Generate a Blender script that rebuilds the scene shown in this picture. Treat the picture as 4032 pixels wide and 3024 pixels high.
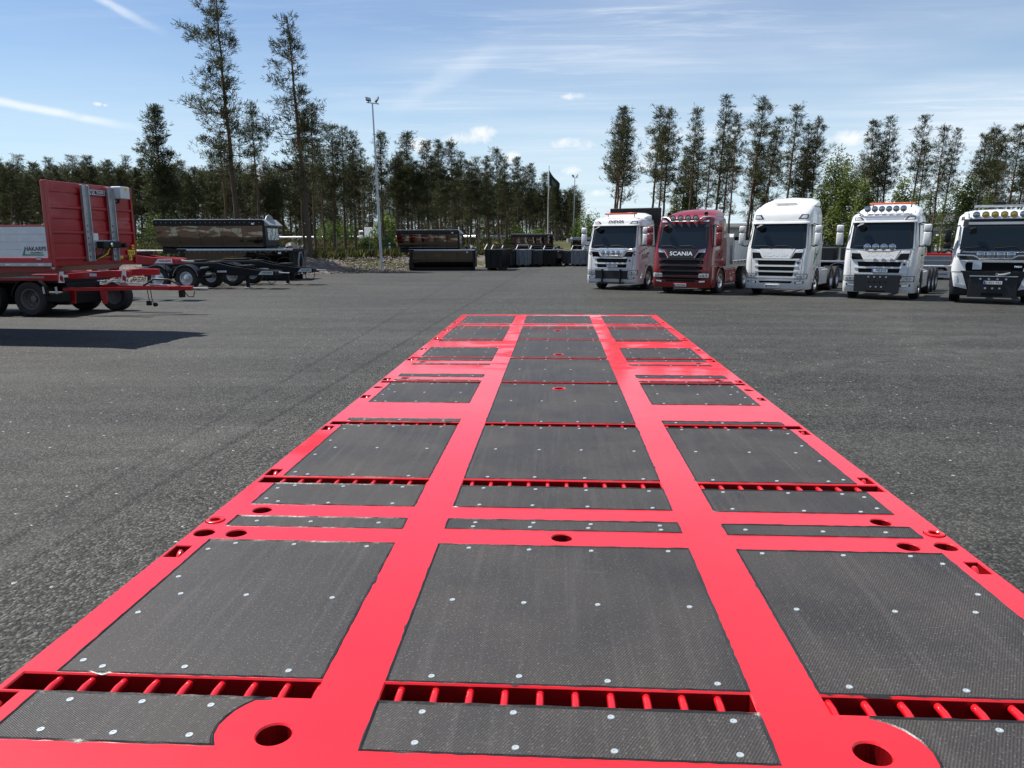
import bpy, bmesh, math, random
from mathutils import Vector, Matrix
S = bpy.context.scene
for o in list(bpy.data.objects): bpy.data.objects.remove(o)
COL = S.collection
PI = math.pi
def rad(a): return math.radians(a)
# ---------------------------------------------------------------- camera
H = 2.15                                    # lens height over the asphalt
FPX, CX, CY = 3028.0, 2016.0, 1512.0        # focal length / centre in photo pixels
def cam_axes(pitch, yaw, roll):
    p, y, r = rad(pitch), rad(yaw), rad(roll)
    fw = Vector((-math.sin(y)*math.cos(p), math.cos(y)*math.cos(p), -math.sin(p)))
    rt = Vector((math.cos(y), math.sin(y), 0)); dn = fw.cross(rt)
    return rt*math.cos(r)+dn*math.sin(r), dn*math.cos(r)-rt*math.sin(r), fw
RT, DN, FW = cam_axes(10.64, 3.281, 0.158)
cam = bpy.data.cameras.new('camera'); camo = bpy.data.objects.new('camera', cam); COL.objects.link(camo)
cam.sensor_width = 36; cam.lens = FPX/4032*36; cam.clip_start = .05; cam.clip_end = 6000
m = Matrix((RT, -DN, -FW)).transposed().to_4x4(); m.translation = (0, 0, H); camo.matrix_world = m
S.camera = camo
def ray(x, y): return RT*((x-CX)/FPX)+DN*((y-CY)/FPX)+FW
def gp(x, y, z=0.0):                        # photo pixel -> point on the level z
    d = ray(x, y); t = (z-H)/d.z; return Vector((d.x*t, d.y*t, z))
def pd(x, y, dist):                         # photo pixel -> point at a horizontal distance
    d = ray(x, y); t = dist/math.hypot(d.x, d.y); return Vector((d.x*t, d.y*t, H+d.z*t))
# ---------------------------------------------------------------- sun and sky
SUN = Vector((.58, -.20, -1.0)).normalized()         # direction the light travels
EL = math.asin(-SUN.z); AZ = math.atan2(-SUN.x, -SUN.y)   # azimuth clockwise from +Y
sl = bpy.data.lights.new('sun', 'SUN'); sl.energy = 5.0; sl.angle = rad(.5); sl.color = (1, .955, .89)
so = bpy.data.objects.new('sun', sl); COL.objects.link(so); so.rotation_euler = SUN.to_track_quat('-Z', 'Y').to_euler()
W = bpy.data.worlds.new('World'); S.world = W; W.use_nodes = True
S.view_settings.view_transform = 'Standard'; S.view_settings.look = 'None'
S.view_settings.gamma = 1.0; S.view_settings.exposure = .86; S.view_settings.use_curve_mapping = False
class NT:                                   # tiny node-tree writer
    def __init__(s, nt): s.nt = nt; s.n = nt.nodes; s.l = nt.links
    def new(s, t, **k):
        o = s.n.new(t)
        for a, b in k.items():
            if a.startswith('i_'):
                key = a[2:]; key = int(key) if key.isdigit() else key.replace('_', ' ')
                s.inp(o, key, b)
            else: setattr(o, a, b)
        return o
    def inp(s, o, key, v):
        if hasattr(v, 'is_output') or isinstance(v, bpy.types.NodeSocket): s.l.new(v, o.inputs[key])
        else: o.inputs[key].default_value = v
    def math(s, op, a, b=0.0, c=None, clamp=False):
        o = s.n.new('ShaderNodeMath'); o.operation = op; o.use_clamp = clamp
        s.inp(o, 0, a); s.inp(o, 1, b)
        if c is not None: s.inp(o, 2, c)
        return o.outputs[0]
    def vmath(s, op, a, b=(0, 0, 0)):
        o = s.n.new('ShaderNodeVectorMath'); o.operation = op; s.inp(o, 0, a); s.inp(o, 1, b)
        return o.outputs['Value'] if op in ('DOT_PRODUCT', 'LENGTH') else o.outputs[0]
    def ss(s, v, a, b, lo=0.0, hi=1.0):      # smoothstep map range
        o = s.n.new('ShaderNodeMapRange'); o.interpolation_type = 'SMOOTHSTEP'; s.inp(o, 0, v)
        for i, q in ((1, a), (2, b), (3, lo), (4, hi)): o.inputs[i].default_value = q
        return o.outputs[0]
    def mix(s, f, a, b):
        o = s.n.new('ShaderNodeMix'); o.data_type = 'RGBA'; s.inp(o, 0, f); s.inp(o, 6, a); s.inp(o, 7, b); return o.outputs[2]
    def noise(s, vec, scale, detail=3.0, rough=.5, dist=0.0):
        o = s.n.new('ShaderNodeTexNoise'); s.inp(o, 'Vector', vec); o.inputs['Scale'].default_value = scale
        o.inputs['Detail'].default_value = detail; o.inputs['Roughness'].default_value = rough; o.inputs['Distortion'].default_value = dist
        return o.outputs[0]
def rgb(r, g, b): return (r, g, b, 1.0)
def world_sky():
    t = NT(W.node_tree); bg = t.n['Background']
    sky = t.new('ShaderNodeTexSky', sky_type='NISHITA', sun_disc=False, sun_elevation=EL, sun_rotation=AZ % (2*PI), altitude=150, air_density=1.0, dust_density=.15, ozone_density=3.0)
    d = t.new('ShaderNodeNewGeometry').outputs['Incoming']
    d = t.vmath('SCALE', d); d.node.inputs[3].default_value = -1.0
    sep = t.new('ShaderNodeSeparateXYZ', i_0=d)
    z = t.math('MAXIMUM', sep.outputs[2], .02)
    u = t.math('DIVIDE', sep.outputs[0], z); v = t.math('DIVIDE', sep.outputs[1], z)   # flat cloud layer coordinates
    uv = t.new('ShaderNodeCombineXYZ', i_0=u, i_1=v).outputs[0]
    gain = t.new('ShaderNodeMix', data_type='RGBA', blend_type='MULTIPLY'); gain.inputs[0].default_value = 1.0; t.l.new(sky.outputs[0], gain.inputs[6]); gain.inputs[7].default_value = rgb(.86, .98, 1.10); skyc = gain.outputs[2]
    # high thin cirrus, drawn out along one direction
    mp = t.new('ShaderNodeMapping', i_Vector=uv); mp.inputs['Rotation'].default_value = (0, 0, rad(-62)); mp.inputs['Scale'].default_value = (.22, 1.0, 1)
    c1 = t.noise(mp.outputs[0], .9, 7, .62, .6); c2 = t.noise(uv, .35, 3, .5, .3)
    cir = t.math('MULTIPLY', t.ss(c1, .34, .80), t.ss(c2, .28, .66))
    right = t.ss(t.math('DIVIDE', sep.outputs[0], t.math('MAXIMUM', sep.outputs[1], .05)), -.55, .55, .28, 1.0)
    mp3 = t.new('ShaderNodeMapping', i_Vector=uv); mp3.inputs['Rotation'].default_value = (0, 0, rad(-48)); mp3.inputs['Scale'].default_value = (.35, 1.6, 1)
    c3 = t.noise(mp3.outputs[0], 2.6, 8, .68, 1.2)
    cir = t.math('ADD', t.math('MULTIPLY', t.math('ADD', cir, t.math('MULTIPLY', t.ss(c3, .45, .8), t.ss(c2, .35, .65))), .62), t.math('MULTIPLY', t.ss(c2, .15, .75), .40))
    cir = t.math('MULTIPLY', cir, right, clamp=True)
    def streak(p0, p1, wid, amp, brk=.5):    # condensation trail between two sky directions
        a = ray(*p0).normalized(); b = ray(*p1).normalized(); n = a.cross(b).normalized()
        off = t.math('ABSOLUTE', t.math('ADD', t.vmath('DOT_PRODUCT', d, tuple(n)), t.math('MULTIPLY', t.math('SUBTRACT', t.noise(d, 26, 3), .5), wid*.9)))
        along = t.vmath('DOT_PRODUCT', d, tuple((b-a).normalized()))
        la = a.dot((b-a).normalized()); lb = b.dot((b-a).normalized())
        w = t.ss(off, wid, wid*.1); k = t.math('MULTIPLY', t.ss(along, la-.02, la+.04), t.ss(along, lb, lb-.10))
        return t.math('MULTIPLY', t.math('MULTIPLY', w, k), t.math('MULTIPLY', t.ss(t.noise(d, 40, 3), .1, .5), amp))
    tr = t.math('ADD', streak((-420, 320), (640, 525), .0065, .85), streak((330, -40), (700, 165), .0065, .85))
    tr = t.math('ADD', tr, streak((1560, 420), (2080, 120), .018, .22))
    # small fair-weather cumulus, each placed by its sky direction
    cu = None
    nz = t.noise(d, 48, 8, .68, .4); nz2 = t.noise(d, 18, 3, .5)
    for (x, y, w_, h_) in ((1830, 545, 95, 30), (1900, 520, 60, 26), (2270, 565, 95, 26), (2010, 620, 45, 22), (1660, 575, 55, 34), (2500, 640, 100, 42), (3350, 545, 75, 32), (2590, 590, 60, 26), (2250, 380, 50, 14), (2250, 670, 45, 20), (385, 410, 14, 8), (415, 414, 10, 6), (2360, 760, 40, 14), (2290, 830, 40, 16), (960, 680, 120, 30), (1130, 690, 60, 30), (2440, 700, 50, 20)):
        c = ray(x, y).normalized(); ex = RT; ey = -DN
        dx = t.math('MULTIPLY', t.vmath('DOT_PRODUCT', t.vmath('SUBTRACT', d, tuple(c)), tuple(ex)), FPX/w_)
        dy = t.math('MULTIPLY', t.vmath('DOT_PRODUCT', t.vmath('SUBTRACT', d, tuple(c)), (0, 0, 1)), FPX/h_)
        r2 = t.math('ADD', t.math('MULTIPLY', dx, dx), t.math('MULTIPLY', dy, dy))
        q = t.math('SUBTRACT', t.math('ADD', t.math('MULTIPLY', nz, 3.4), t.math('MULTIPLY', nz2, 1.2)), r2)
        cu = q if cu is None else t.math('MAXIMUM', cu, q)
    cum = t.ss(cu, 1.25, 2.9, 0, .88)
    lum = t.new('ShaderNodeRGB'); lum.outputs[0].default_value = rgb(8.6, 9.2, 9.9)
    cl2 = t.new('ShaderNodeRGB'); cl2.outputs[0].default_value = rgb(9.6, 9.7, 9.8)
    soft = t.math('MULTIPLY', t.math('ADD', cir, tr, clamp=True), .85)
    hz = t.new('ShaderNodeRGB'); hz.outputs[0].default_value = rgb(6.6, 8.3, 9.3)
    skyc = t.mix(t.ss(sep.outputs[2], .30, .0, 0, .75), skyc, hz.outputs[0])
    col = t.mix(soft, skyc, lum.outputs[0])
    col = t.mix(cum, col, cl2.outputs[0])
    t.l.new(col, bg.inputs[0]); bg.inputs[1].default_value = .060
world_sky()
# ---------------------------------------------------------------- materials
MATS = {}
def mat(name, col, rough=.5, metal=0.0, coat=0.0, spec=.5, bump=None, var=None, trans=0.0, emit=None, coatr=.03):
    if name in MATS: return MATS[name]
    m = bpy.data.materials.new(name); m.use_nodes = True; t = NT(m.node_tree); b = t.n['Principled BSDF']
    b.inputs['Base Color'].default_value = rgb(*col); b.inputs['Roughness'].default_value = rough
    b.inputs['Metallic'].default_value = metal; b.inputs['Coat Weight'].default_value = coat; b.inputs['Coat Roughness'].default_value = coatr
    b.inputs['Specular IOR Level'].default_value = spec; b.inputs['Transmission Weight'].default_value = trans
    co = t.new('ShaderNodeTexCoord').outputs['Object'] if (bump or var) else None
    if var:                                  # (scale, other colour, rough change)
        n = t.noise(co, var[0], 5, .6)
        t.l.new(t.mix(t.ss(n, .35, .68), rgb(*col), rgb(*var[1])), b.inputs['Base Color'])
        if len(var) > 2: t.l.new(t.ss(n, .3, .7, rough, rough+var[2]), b.inputs['Roughness'])
    if bump:                                 # (scale, strength, distance)
        n = t.noise(co, bump[0], 4, .6)
        bp = t.new('ShaderNodeBump', i_Height=n, i_Strength=bump[1], i_Distance=bump[2]); t.l.new(bp.outputs[0], b.inputs['Normal'])
    if emit: b.inputs['Emission Color'].default_value = rgb(*emit[:3]); b.inputs['Emission Strength'].default_value = emit[3]
    MATS[name] = m; return m
# ---------------------------------------------------------------- mesh writer
class MB:
    def __init__(s): s.v = []; s.f = []
    def add(s, vs, fs):
        o = len(s.v); s.v += [tuple(v) for v in vs]; s.f += [tuple(i+o for i in f) for f in fs]; return s
    def box(s, c, d, rot=None):
        x, y, z = d[0]/2, d[1]/2, d[2]/2
        vs = [Vector((a*x, b*y, e*z)) for a in (-1, 1) for b in (-1, 1) for e in (-1, 1)]
        if rot is not None:
            R = Matrix.Rotation(rot[2], 3, 'Z') @ Matrix.Rotation(rot[1], 3, 'Y') @ Matrix.Rotation(rot[0], 3, 'X'); vs = [R @ v for v in vs]
        c = Vector(c)
        return s.add([v+c for v in vs], [(0, 1, 3, 2), (4, 6, 7, 5), (0, 4, 5, 1), (2, 3, 7, 6), (0, 2, 6, 4), (1, 5, 7, 3)])
    def bb(s, x0, x1, y0, y1, z0, z1): return s.box(((x0+x1)/2, (y0+y1)/2, (z0+z1)/2), (x1-x0, y1-y0, z1-z0))
    def prism(s, pts, axis, a, b):           # polygon pts in the other two axes, extruded along axis from a to b
        n = len(pts)
        def P(p, q): return {'x': (q, p[0], p[1]), 'y': (p[0], q, p[1]), 'z': (p[0], p[1], q)}[axis]
        vs = [P(p, a) for p in pts]+[P(p, b) for p in pts]
        fs = [tuple(range(n-1, -1, -1)), tuple(range(n, 2*n))]+[(i, (i+1) % n, n+(i+1) % n, n+i) for i in range(n)]
        return s.add(vs, fs)
    def tube(s, path, r, n=8, cap=True):
        path = [Vector(p) for p in path]; k = len(path)
        rs = r if isinstance(r, (list, tuple)) else [r]*k
        vs = []; fs = []; up = None
        for i, p in enumerate(path):
            d = (path[min(i+1, k-1)]-path[max(i-1, 0)]).normalized()
            if up is None: up = d.orthogonal().normalized()
            up = (up-d*up.dot(d)).normalized(); w = d.cross(up)
            for j in range(n):
                a = 2*PI*j/n; vs.append(p+(up*math.cos(a)+w*math.sin(a))*rs[i])
        for i in range(k-1):
            for j in range(n): fs.append((i*n+j, i*n+(j+1) % n, (i+1)*n+(j+1) % n, (i+1)*n+j))
        if cap: fs += [tuple(range(n-1, -1, -1)), tuple((k-1)*n+j for j in range(n))]
        return s.add(vs, fs)
    def lathe(s, prof, c=(0, 0, 0), axis='x', n=24, close=True):   # prof: (radius, height along axis)
        vs = []; fs = []; k = len(prof)
        for j in range(n):
            a = 2*PI*j/n; ca, sa = math.cos(a), math.sin(a)
            for r, h in prof:
                p = {'x': (h, r*ca, r*sa), 'y': (r*ca, h, r*sa), 'z': (r*ca, r*sa, h)}[axis]
                vs.append(Vector(p)+Vector(c))
        for j in range(n):
            for i in range(k-1 if not close else k):
                i2 = (i+1) % k; fs.append((j*k+i, j*k+i2, ((j+1) % n)*k+i2, ((j+1) % n)*k+i))
        return s.add(vs, fs)
    def disc(s, c, r, h, axis='y', n=20):    # short solid cylinder from c along +axis by h
        return s.lathe([(0.0005, 0), (r, 0), (r, h), (0.0005, h)], c, axis, n, False)
    def grid(s, fn, nu, nv):
        vs = [fn(i/nu, j/nv) for j in range(nv+1) for i in range(nu+1)]
        fs = [(j*(nu+1)+i, j*(nu+1)+i+1, (j+1)*(nu+1)+i+1, (j+1)*(nu+1)+i) for j in range(nv) for i in range(nu)]
        return s.add(vs, fs)
    def loft(s, rings, cap0=True, cap1=True):
        n = len(rings[0]); vs = [p for r in rings for p in r]; fs = []
        for k in range(len(rings)-1):
            for i in range(n): fs.append((k*n+i, k*n+(i+1) % n, (k+1)*n+(i+1) % n, (k+1)*n+i))
        if cap0: fs.append(tuple(range(n-1, -1, -1)))
        if cap1: fs.append(tuple((len(rings)-1)*n+i for i in range(n)))
        return s.add(vs, fs)
    def mesh(s, name, material, smooth=0, bevel=0.0, seg=2):
        me = bpy.data.meshes.new(name); me.from_pydata(s.v, [], s.f)
        bm = bmesh.new(); bm.from_mesh(me); bmesh.ops.recalc_face_normals(bm, faces=bm.faces)
        if bevel:
            es = [e for e in bm.edges if len(e.link_faces) == 2 and e.calc_face_angle(0) > .6]
            bmesh.ops.bevel(bm, geom=es, offset=bevel, segments=seg, affect='EDGES', clamp_overlap=True, profile=.5)
        bm.to_mesh(me); bm.free()
        if smooth:
            for p in me.polygons: p.use_smooth = True
            me.set_sharp_from_angle(angle=rad(smooth))
        me.materials.append(material); return me
    def build(s, name, material, parent=None, smooth=0, bevel=0.0, seg=2, loc=None):
        return put(name, s.mesh(name, material, smooth, bevel, seg), parent, loc)
def put(name, me, parent=None, loc=None, rot=None, scale=None):
    o = bpy.data.objects.new(name, me); COL.objects.link(o)
    if parent is not None: o.parent = parent
    if loc is not None: o.location = loc
    if rot is not None: o.rotation_euler = rot
    if scale is not None: o.scale = scale
    return o
def tag(o, label, cat, group=None):
    o['label'] = label; o['category'] = cat
    if group: o['group'] = group
    return o
def thing(name, label, cat, loc=(0, 0, 0), rz=0.0, group=None, scale=None):
    o = put(name, None, None, loc, (0, 0, rz), scale); o.empty_display_size = .2
    return tag(o, label, cat, group)
def struct(name, mb, material, smooth=0):
    o = mb.build(name, material, None, smooth); o['kind'] = 'structure'; return o
def copy_tree(o, parent=None):
    c = o.copy(); COL.objects.link(c); c.parent = parent
    for ch in list(o.children): copy_tree(ch, c)
    return c
def text_mb(txt, size, bold=.0, wide=1.0, shear=0.0):
    cu = bpy.data.curves.new('lettering', 'FONT'); cu.body = txt; cu.size = size; cu.align_x = 'CENTER'; cu.align_y = 'CENTER'
    cu.offset = bold*size; cu.shear = shear; cu.resolution_u = 3
    o = bpy.data.objects.new('lettering', cu); COL.objects.link(o)
    dg = bpy.context.evaluated_depsgraph_get(); me = bpy.data.meshes.new_from_object(o.evaluated_get(dg))
    mb = MB(); mb.v = [(v.co.x*wide, v.co.y, 0) for v in me.vertices]; mb.f = [tuple(p.vertices) for p in me.polygons]
    bpy.data.objects.remove(o); bpy.data.curves.remove(cu); bpy.data.meshes.remove(me)
    return mb
def place(mb, fn):                           # move every vertex
    mb.v = [tuple(fn(*v)) for v in mb.v]; return mb
# ================================================================ setting: terrain, yard, roads
TOE = Vector((-15.8, 49.5)); TD = Vector((.62, .785)).normalized(); TN = Vector((-TD.y, TD.x))
def sm(x, a, b):
    t = max(0., min(1., (x-a)/(b-a))); return t*t*(3-2*t)
def sdist(x, y): return (Vector((x, y))-TOE).dot(TN)           # metres beyond the foot of the gravel bank
def qline(x, y): return y+.45*(x+25)
def hgt(x, y):
    s = sdist(x, y); q = qline(x, y)
    left = 1-sm(x, 2, 26)
    z = -.06+.82*sm(s, .0, 4.6)*(.35+.65*left)
    z += left*1.15*sm(q, 97, 114)
    z += 2.4*sm(-y, 26, 33)                                      # low bank behind the photographer
    return z
def ground_mats():
    # weathered asphalt with visible chippings
    m = bpy.data.materials.new('asphalt'); m.use_nodes = True; t = NT(m.node_tree); b = t.n['Principled BSDF']
    P = t.new('ShaderNodeTexCoord').outputs['Object']; sp = t.new('ShaderNodeSeparateXYZ', i_0=P)
    a = gp(0, 2250); c = gp(1000, 1693); dd = (c-a).normalized(); nn = Vector((dd.y, -dd.x, 0))   # seam of the newer, coarser lane
    off = t.math('ADD', t.vmath('DOT_PRODUCT', t.vmath('SUBTRACT', P, tuple(a)), tuple(nn)), t.math('MULTIPLY', t.math('SUBTRACT', t.noise(P, 1.4, 3), .5), .5))
    lane = t.math('MULTIPLY', t.ss(off, -.12, .30), t.ss(off, 5.5, 2.2))
    vo = t.new('ShaderNodeTexVoronoi', feature='F1', i_Vector=P, i_Scale=46.0)
    vc = t.new('ShaderNodeSeparateColor', i_0=vo.outputs['Color'])
    stone = t.math('MULTIPLY', t.math('POWER', vc.outputs[0], 2.2), 1.35)
    fine = t.noise(P, 210, 2, .6); mid = t.noise(P, 2.2, 5, .62); big = t.noise(P, .16, 4, .55)
    mp = t.new('ShaderNodeMapping', i_Vector=P); mp.inputs['Rotation'].default_value = (0, 0, rad(24)); mp.inputs['Scale'].default_value = (.16, 1.5, 1)
    tracks = t.noise(mp.outputs[0], .55, 5, .6, .8)
    val = t.math('ADD', t.math('MULTIPLY', stone, .075), t.math('MULTIPLY', fine, .022))
    val = t.math('ADD', val, t.ss(big, .3, .7, .010, .030))
    val = t.math('ADD', val, t.ss(mid, .3, .7, -.008, .010))
    val = t.math('ADD', val, t.ss(tracks, .35, .7, -.010, .013))
    val = t.math('SUBTRACT', val, t.math('MULTIPLY', lane, .012))
    gap = t.ss(vo.outputs['Distance'], .55, .9, 1, .25)
    val = t.math('MULTIPLY', val, t.math('SUBTRACT', 1.0, t.math('MULTIPLY', t.math('SUBTRACT', 1.0, gap), t.math('ADD', .45, t.math('MULTIPLY', lane, .5)))))
    val = t.math('ADD', val, t.math('MULTIPLY', lane, t.math('MULTIPLY', t.ss(vc.outputs[2], .5, 1.0), .12)))
    for (cx, cy, R0, wd, am) in ((16, -6, 22.5, .5, .012), (16.4, -6.2, 24.7, .5, .012), (-30, 40, 31, .45, -.008), (2, 62, 28, .6, .010), (40, 10, 33, .7, .012), (-12, 2, 25, .4, -.007)):
        rr = t.math('ABSOLUTE', t.math('SUBTRACT', t.vmath('LENGTH', t.vmath('SUBTRACT', P, (cx, cy, 0))), R0)); val = t.math('ADD', val, t.math('MULTIPLY', t.math('MULTIPLY', t.ss(rr, wd, wd*.3), t.ss(mid, .35, .6)), am))
    for (pa, pb, am) in (((1000, 1693), (1780, 1236), -.03), ((1150, 1480), (1700, 1160), -.022), ((640, 1178), (1500, 1090), -.02), ((2900, 1290), (4032, 1330), -.018)):
        qa = gp(*pa); qb = gp(*pb); dj = (qb-qa).normalized(); nj = Vector((dj.y, -dj.x, 0)); oj = t.math('ABSOLUTE', t.vmath('DOT_PRODUCT', t.vmath('SUBTRACT', P, tuple(qa)), tuple(nj))); val = t.math('ADD', val, t.math('MULTIPLY', t.ss(oj, .07, .01), am))
    oil = t.ss(t.noise(P, .55, 5, .6, .5), .66, .74); val = t.math('MULTIPLY', val, t.math('SUBTRACT', 1.0, t.math('MULTIPLY', oil, .22)))
    val = t.math('MAXIMUM', t.math('MULTIPLY', val, .56), .005)
    white = t.math('GREATER_THAN', vc.outputs[1], .9988)  # sparse white flecks paint sun glints on the chippings
    val = t.math('ADD', val, t.math('MULTIPLY', white, .30))
    cc = t.new('ShaderNodeCombineColor', i_0=val, i_1=t.math('MULTIPLY', val, .995), i_2=t.math('MULTIPLY', val, .90))
    t.l.new(cc.outputs[0], b.inputs['Base Color']); b.inputs['Roughness'].default_value = .72; b.inputs['Specular IOR Level'].default_value = .26
    hh = t.math('ADD', t.math('MULTIPLY', t.ss(vo.outputs['Distance'], .1, .8, 1, 0), t.math('ADD', .5, vc.outputs[0])), t.math('MULTIPLY', fine, .5))
    bp = t.new('ShaderNodeBump', i_Height=hh, i_Distance=.012); t.l.new(t.math('ADD', .65, t.math('MULTIPLY', lane, .35)), bp.inputs['Strength'])
    t.l.new(bp.outputs[0], b.inputs['Normal']); MATS['asphalt'] = m
    # heath / verge
    m = bpy.data.materials.new('heath'); m.use_nodes = True; t = NT(m.node_tree); b = t.n['Principled BSDF']
    P = t.new('ShaderNodeTexCoord').outputs['Object']
    n1 = t.noise(P, .35, 6, .65); n2 = t.noise(P, 4.5, 5, .7)
    c = t.mix(t.ss(n1, .35, .65), rgb(.055, .05, .022), rgb(.09, .105, .03)); c = t.mix(t.ss(n2, .35, .7), c, rgb(.035, .034, .016))
    t.l.new(c, b.inputs['Base Color']); b.inputs['Roughness'].default_value = .9; b.inputs['Specular IOR Level'].default_value = .15
    bp = t.new('ShaderNodeBump', i_Height=n2, i_Strength=.9, i_Distance=.2); t.l.new(bp.outputs[0], b.inputs['Normal']); MATS['heath'] = m
    # crushed rock
    m = bpy.data.materials.new('gravel'); m.use_nodes = True; t = NT(m.node_tree); b = t.n['Principled BSDF']
    P = t.new('ShaderNodeTexCoord').outputs['Object']
    vo = t.new('ShaderNodeTexVoronoi', i_Vector=P, i_Scale=9.0); s_ = t.new('ShaderNodeSeparateColor', i_0=vo.outputs['Color'])
    c = t.mix(s_.outputs[0], rgb(.050, .041, .036), rgb(.135, .113, .10)); c = t.mix(t.ss(t.noise(P, .5, 4), .45, .7), c, rgb(.115, .088, .068))
    t.l.new(c, b.inputs['Base Color']); b.inputs['Roughness'].default_value = .9
    bp = t.new('ShaderNodeBump', i_Height=vo.outputs['Distance'], i_Strength=.9, i_Distance=.08); bp.invert = True; t.l.new(bp.outputs[0], b.inputs['Normal']); MATS['gravel'] = m
ground_mats()
def build_setting():
    rnd = random.Random(3)
    xs = [-1500, -800, -420, -300]+[-260+4*i for i in range(126)]+[300, 420, 800, 1500]
    ys = [-600, -260, -160]+[-120+4*i for i in range(92)]+[300, 420, 800, 1600]
    mb = MB()
    vs = [(x, y, hgt(x, y)-(.5 if abs(x) > 280 or y > 290 else 0)) for y in ys for x in xs]; n = len(xs)
    fs = [(j*n+i, j*n+i+1, (j+1)*n+i+1, (j+1)*n+i) for j in range(len(ys)-1) for i in range(n-1)]
    mb.add(vs, fs); struct('ground', mb, MATS['heath'], 60)
    # yard: everything on the near side of the bank foot
    p0 = TOE+TD*-90; p1 = TOE+TD*34
    mb = MB(); pts = [(p0.x, p0.y), (p0.x, -26), (95, -26), (95, 80), (p1.x, p1.y)]
    k = 40; foot = []
    for i in range(k+1):
        p = p1+(p0-p1)*(i/k); w = .5*math.sin(i*1.7)+.3*math.sin(i*3.1); p = p+TN*w*.5; foot.append((p.x, p.y))
    poly = pts[1:4]+foot
    mb.add([(x, y, .0) for x, y in poly], [tuple(range(len(poly)))]); yd = struct('asphalt_yard', mb, MATS['asphalt'])
    # roads beyond the bank
    road = mat('glare_pale_road', (.36, .355, .34), .55, var=(.8, (.30, .30, .29)))  # pale base colour carries the sun glare on the asphalt
    for q0, q1, x0, x1, dz in ((86, 93.5, -150, -1, .09), (115, 124, -190, -9, .12)):
        mb = MB(); N = 46; vs = []
        for i in range(N+1):
            x = x0+(x1-x0)*i/N
            for q in (q0, q1):
                y = q-.45*(x+25); vs.append((x, y, max(hgt(x, q0-.45*(x+25)), hgt(x, q1-.45*(x+25)))+dz))
        mb.add(vs, [(2*i, 2*i+1, 2*i+3, 2*i+2) for i in range(N)]); struct('road', mb, road)
    # crushed-rock bank along the edge of the yard
    mb = MB(); N, M_ = 260, 14; vs = []
    for i in range(N+1):
        for j in range(M_+1):
            s = -.5+6.2*j/M_; p = TOE+TD*(-62+104*i/N)+TN*s
            z = hgt(p.x, p.y)+.05+.10*rnd.random()+.14*math.sin(i*.21)*sm(s, .5, 3)+.13*math.sin(i*.09+1)
            if j in (0, M_): z -= .16
            vs.append((p.x, p.y, z))
    mb.add(vs, [(i*(M_+1)+j, i*(M_+1)+j+1, (i+1)*(M_+1)+j+1, (i+1)*(M_+1)+j) for i in range(N) for j in range(M_)])
    mb.build('gravel_bank', MATS['gravel'])['kind'] = 'structure'
    mb = MB(); N = 60; vs = []
    for i in range(N+1):
        for j in range(9):
            x = -90+185*i/N; y = -25.5-1.1*j; vs.append((x, y, hgt(x, y)+.06+.08*rnd.random() if j else -.03))
    mb.add(vs, [(i*9+j, i*9+j+1, (i+1)*9+j+1, (i+1)*9+j) for i in range(N) for j in range(8)]); mb.build('earth_bank', MATS['gravel'])['kind'] = 'structure'
    # loose rocks of the bank: uncountable
    mb = MB(); st = mat('rock', (.085, .068, .061), .9, var=(3.0, (.18, .152, .135)))
    for i in range(5200):
        u = rnd.uniform(-30, 14); s = rnd.uniform(-.5, 4.9); p = TOE+TD*u+TN*s
        if rnd.random() < .12: s = rnd.uniform(-1.3, -.3); p = TOE+TD*u+TN*s
        r = rnd.uniform(.035, .11)*(1.5 if rnd.random() < .12 else 1); z = hgt(p.x, p.y)+.10+.05*rnd.random() if s > -.2 else .01
        q = [Vector((rnd.gauss(0, 1), rnd.gauss(0, 1), rnd.gauss(0, 1))).normalized()*r*rnd.uniform(.7, 1.2) for _ in range(6)]
        q = [Vector((r*rnd.uniform(.8, 1.3), 0, 0)), Vector((-r, rnd.uniform(-.3, .3)*r, 0)), Vector((0, r*rnd.uniform(.7, 1.2), .1*r)), Vector((.1*r, -r, 0)), Vector((.2*r, .1*r, r*rnd.uniform(.6, 1))), Vector((0, 0, -r*.7))]
        a = rnd.uniform(0, 6.28); R = Matrix.Rotation(a, 3, 'Z') @ Matrix.Rotation(rnd.uniform(-.6, .6), 3, 'X')
        mb.add([R @ v+Vector((p.x, p.y, z)) for v in q], [(0, 2, 4), (2, 1, 4), (1, 3, 4), (3, 0, 4), (2, 0, 5), (1, 2, 5), (3, 1, 5), (0, 3, 5)])
    o = mb.build('loose_rock', st); o['kind'] = 'stuff'
    # heather and grass on the verge: uncountable
    def tufts(name, n, pick, hh, cols, wid=.02):
        me = MB(); mats_ = []
        idx = []
        for i in range(n):
            p = pick(); x, y = p; z = hgt(x, y)+.02
            h = rnd.uniform(*hh); k = rnd.randrange(len(cols))
            for _ in range(4):
                a = rnd.uniform(0, 6.28); l = rnd.uniform(.1, .6)*h; w = wid*rnd.uniform(.7, 1.6)
                bx, by = x+rnd.uniform(-.12, .12), y+rnd.uniform(-.12, .12)
                me.add([(bx-w*math.sin(a), by+w*math.cos(a), z), (bx+w*math.sin(a), by-w*math.cos(a), z), (bx+l*math.cos(a), by+l*math.sin(a), z+h*rnd.uniform(.7, 1.1))], [(0, 1, 2)]); idx.append(k)
        o = me.build(name, cols[0]); 
        for c in cols[1:]: o.data.materials.append(c)
        for pgn, k in zip(o.data.polygons, idx): pgn.material_index = k
        o['kind'] = 'stuff'; return o
    ga = mat('heather', (.050, .040, .020), .9, spec=.1); gb = mat('dry_grass', (.13, .105, .04), .9, spec=.1); gc = mat('fresh_grass', (.07, .11, .022), .9, spec=.1)
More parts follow.
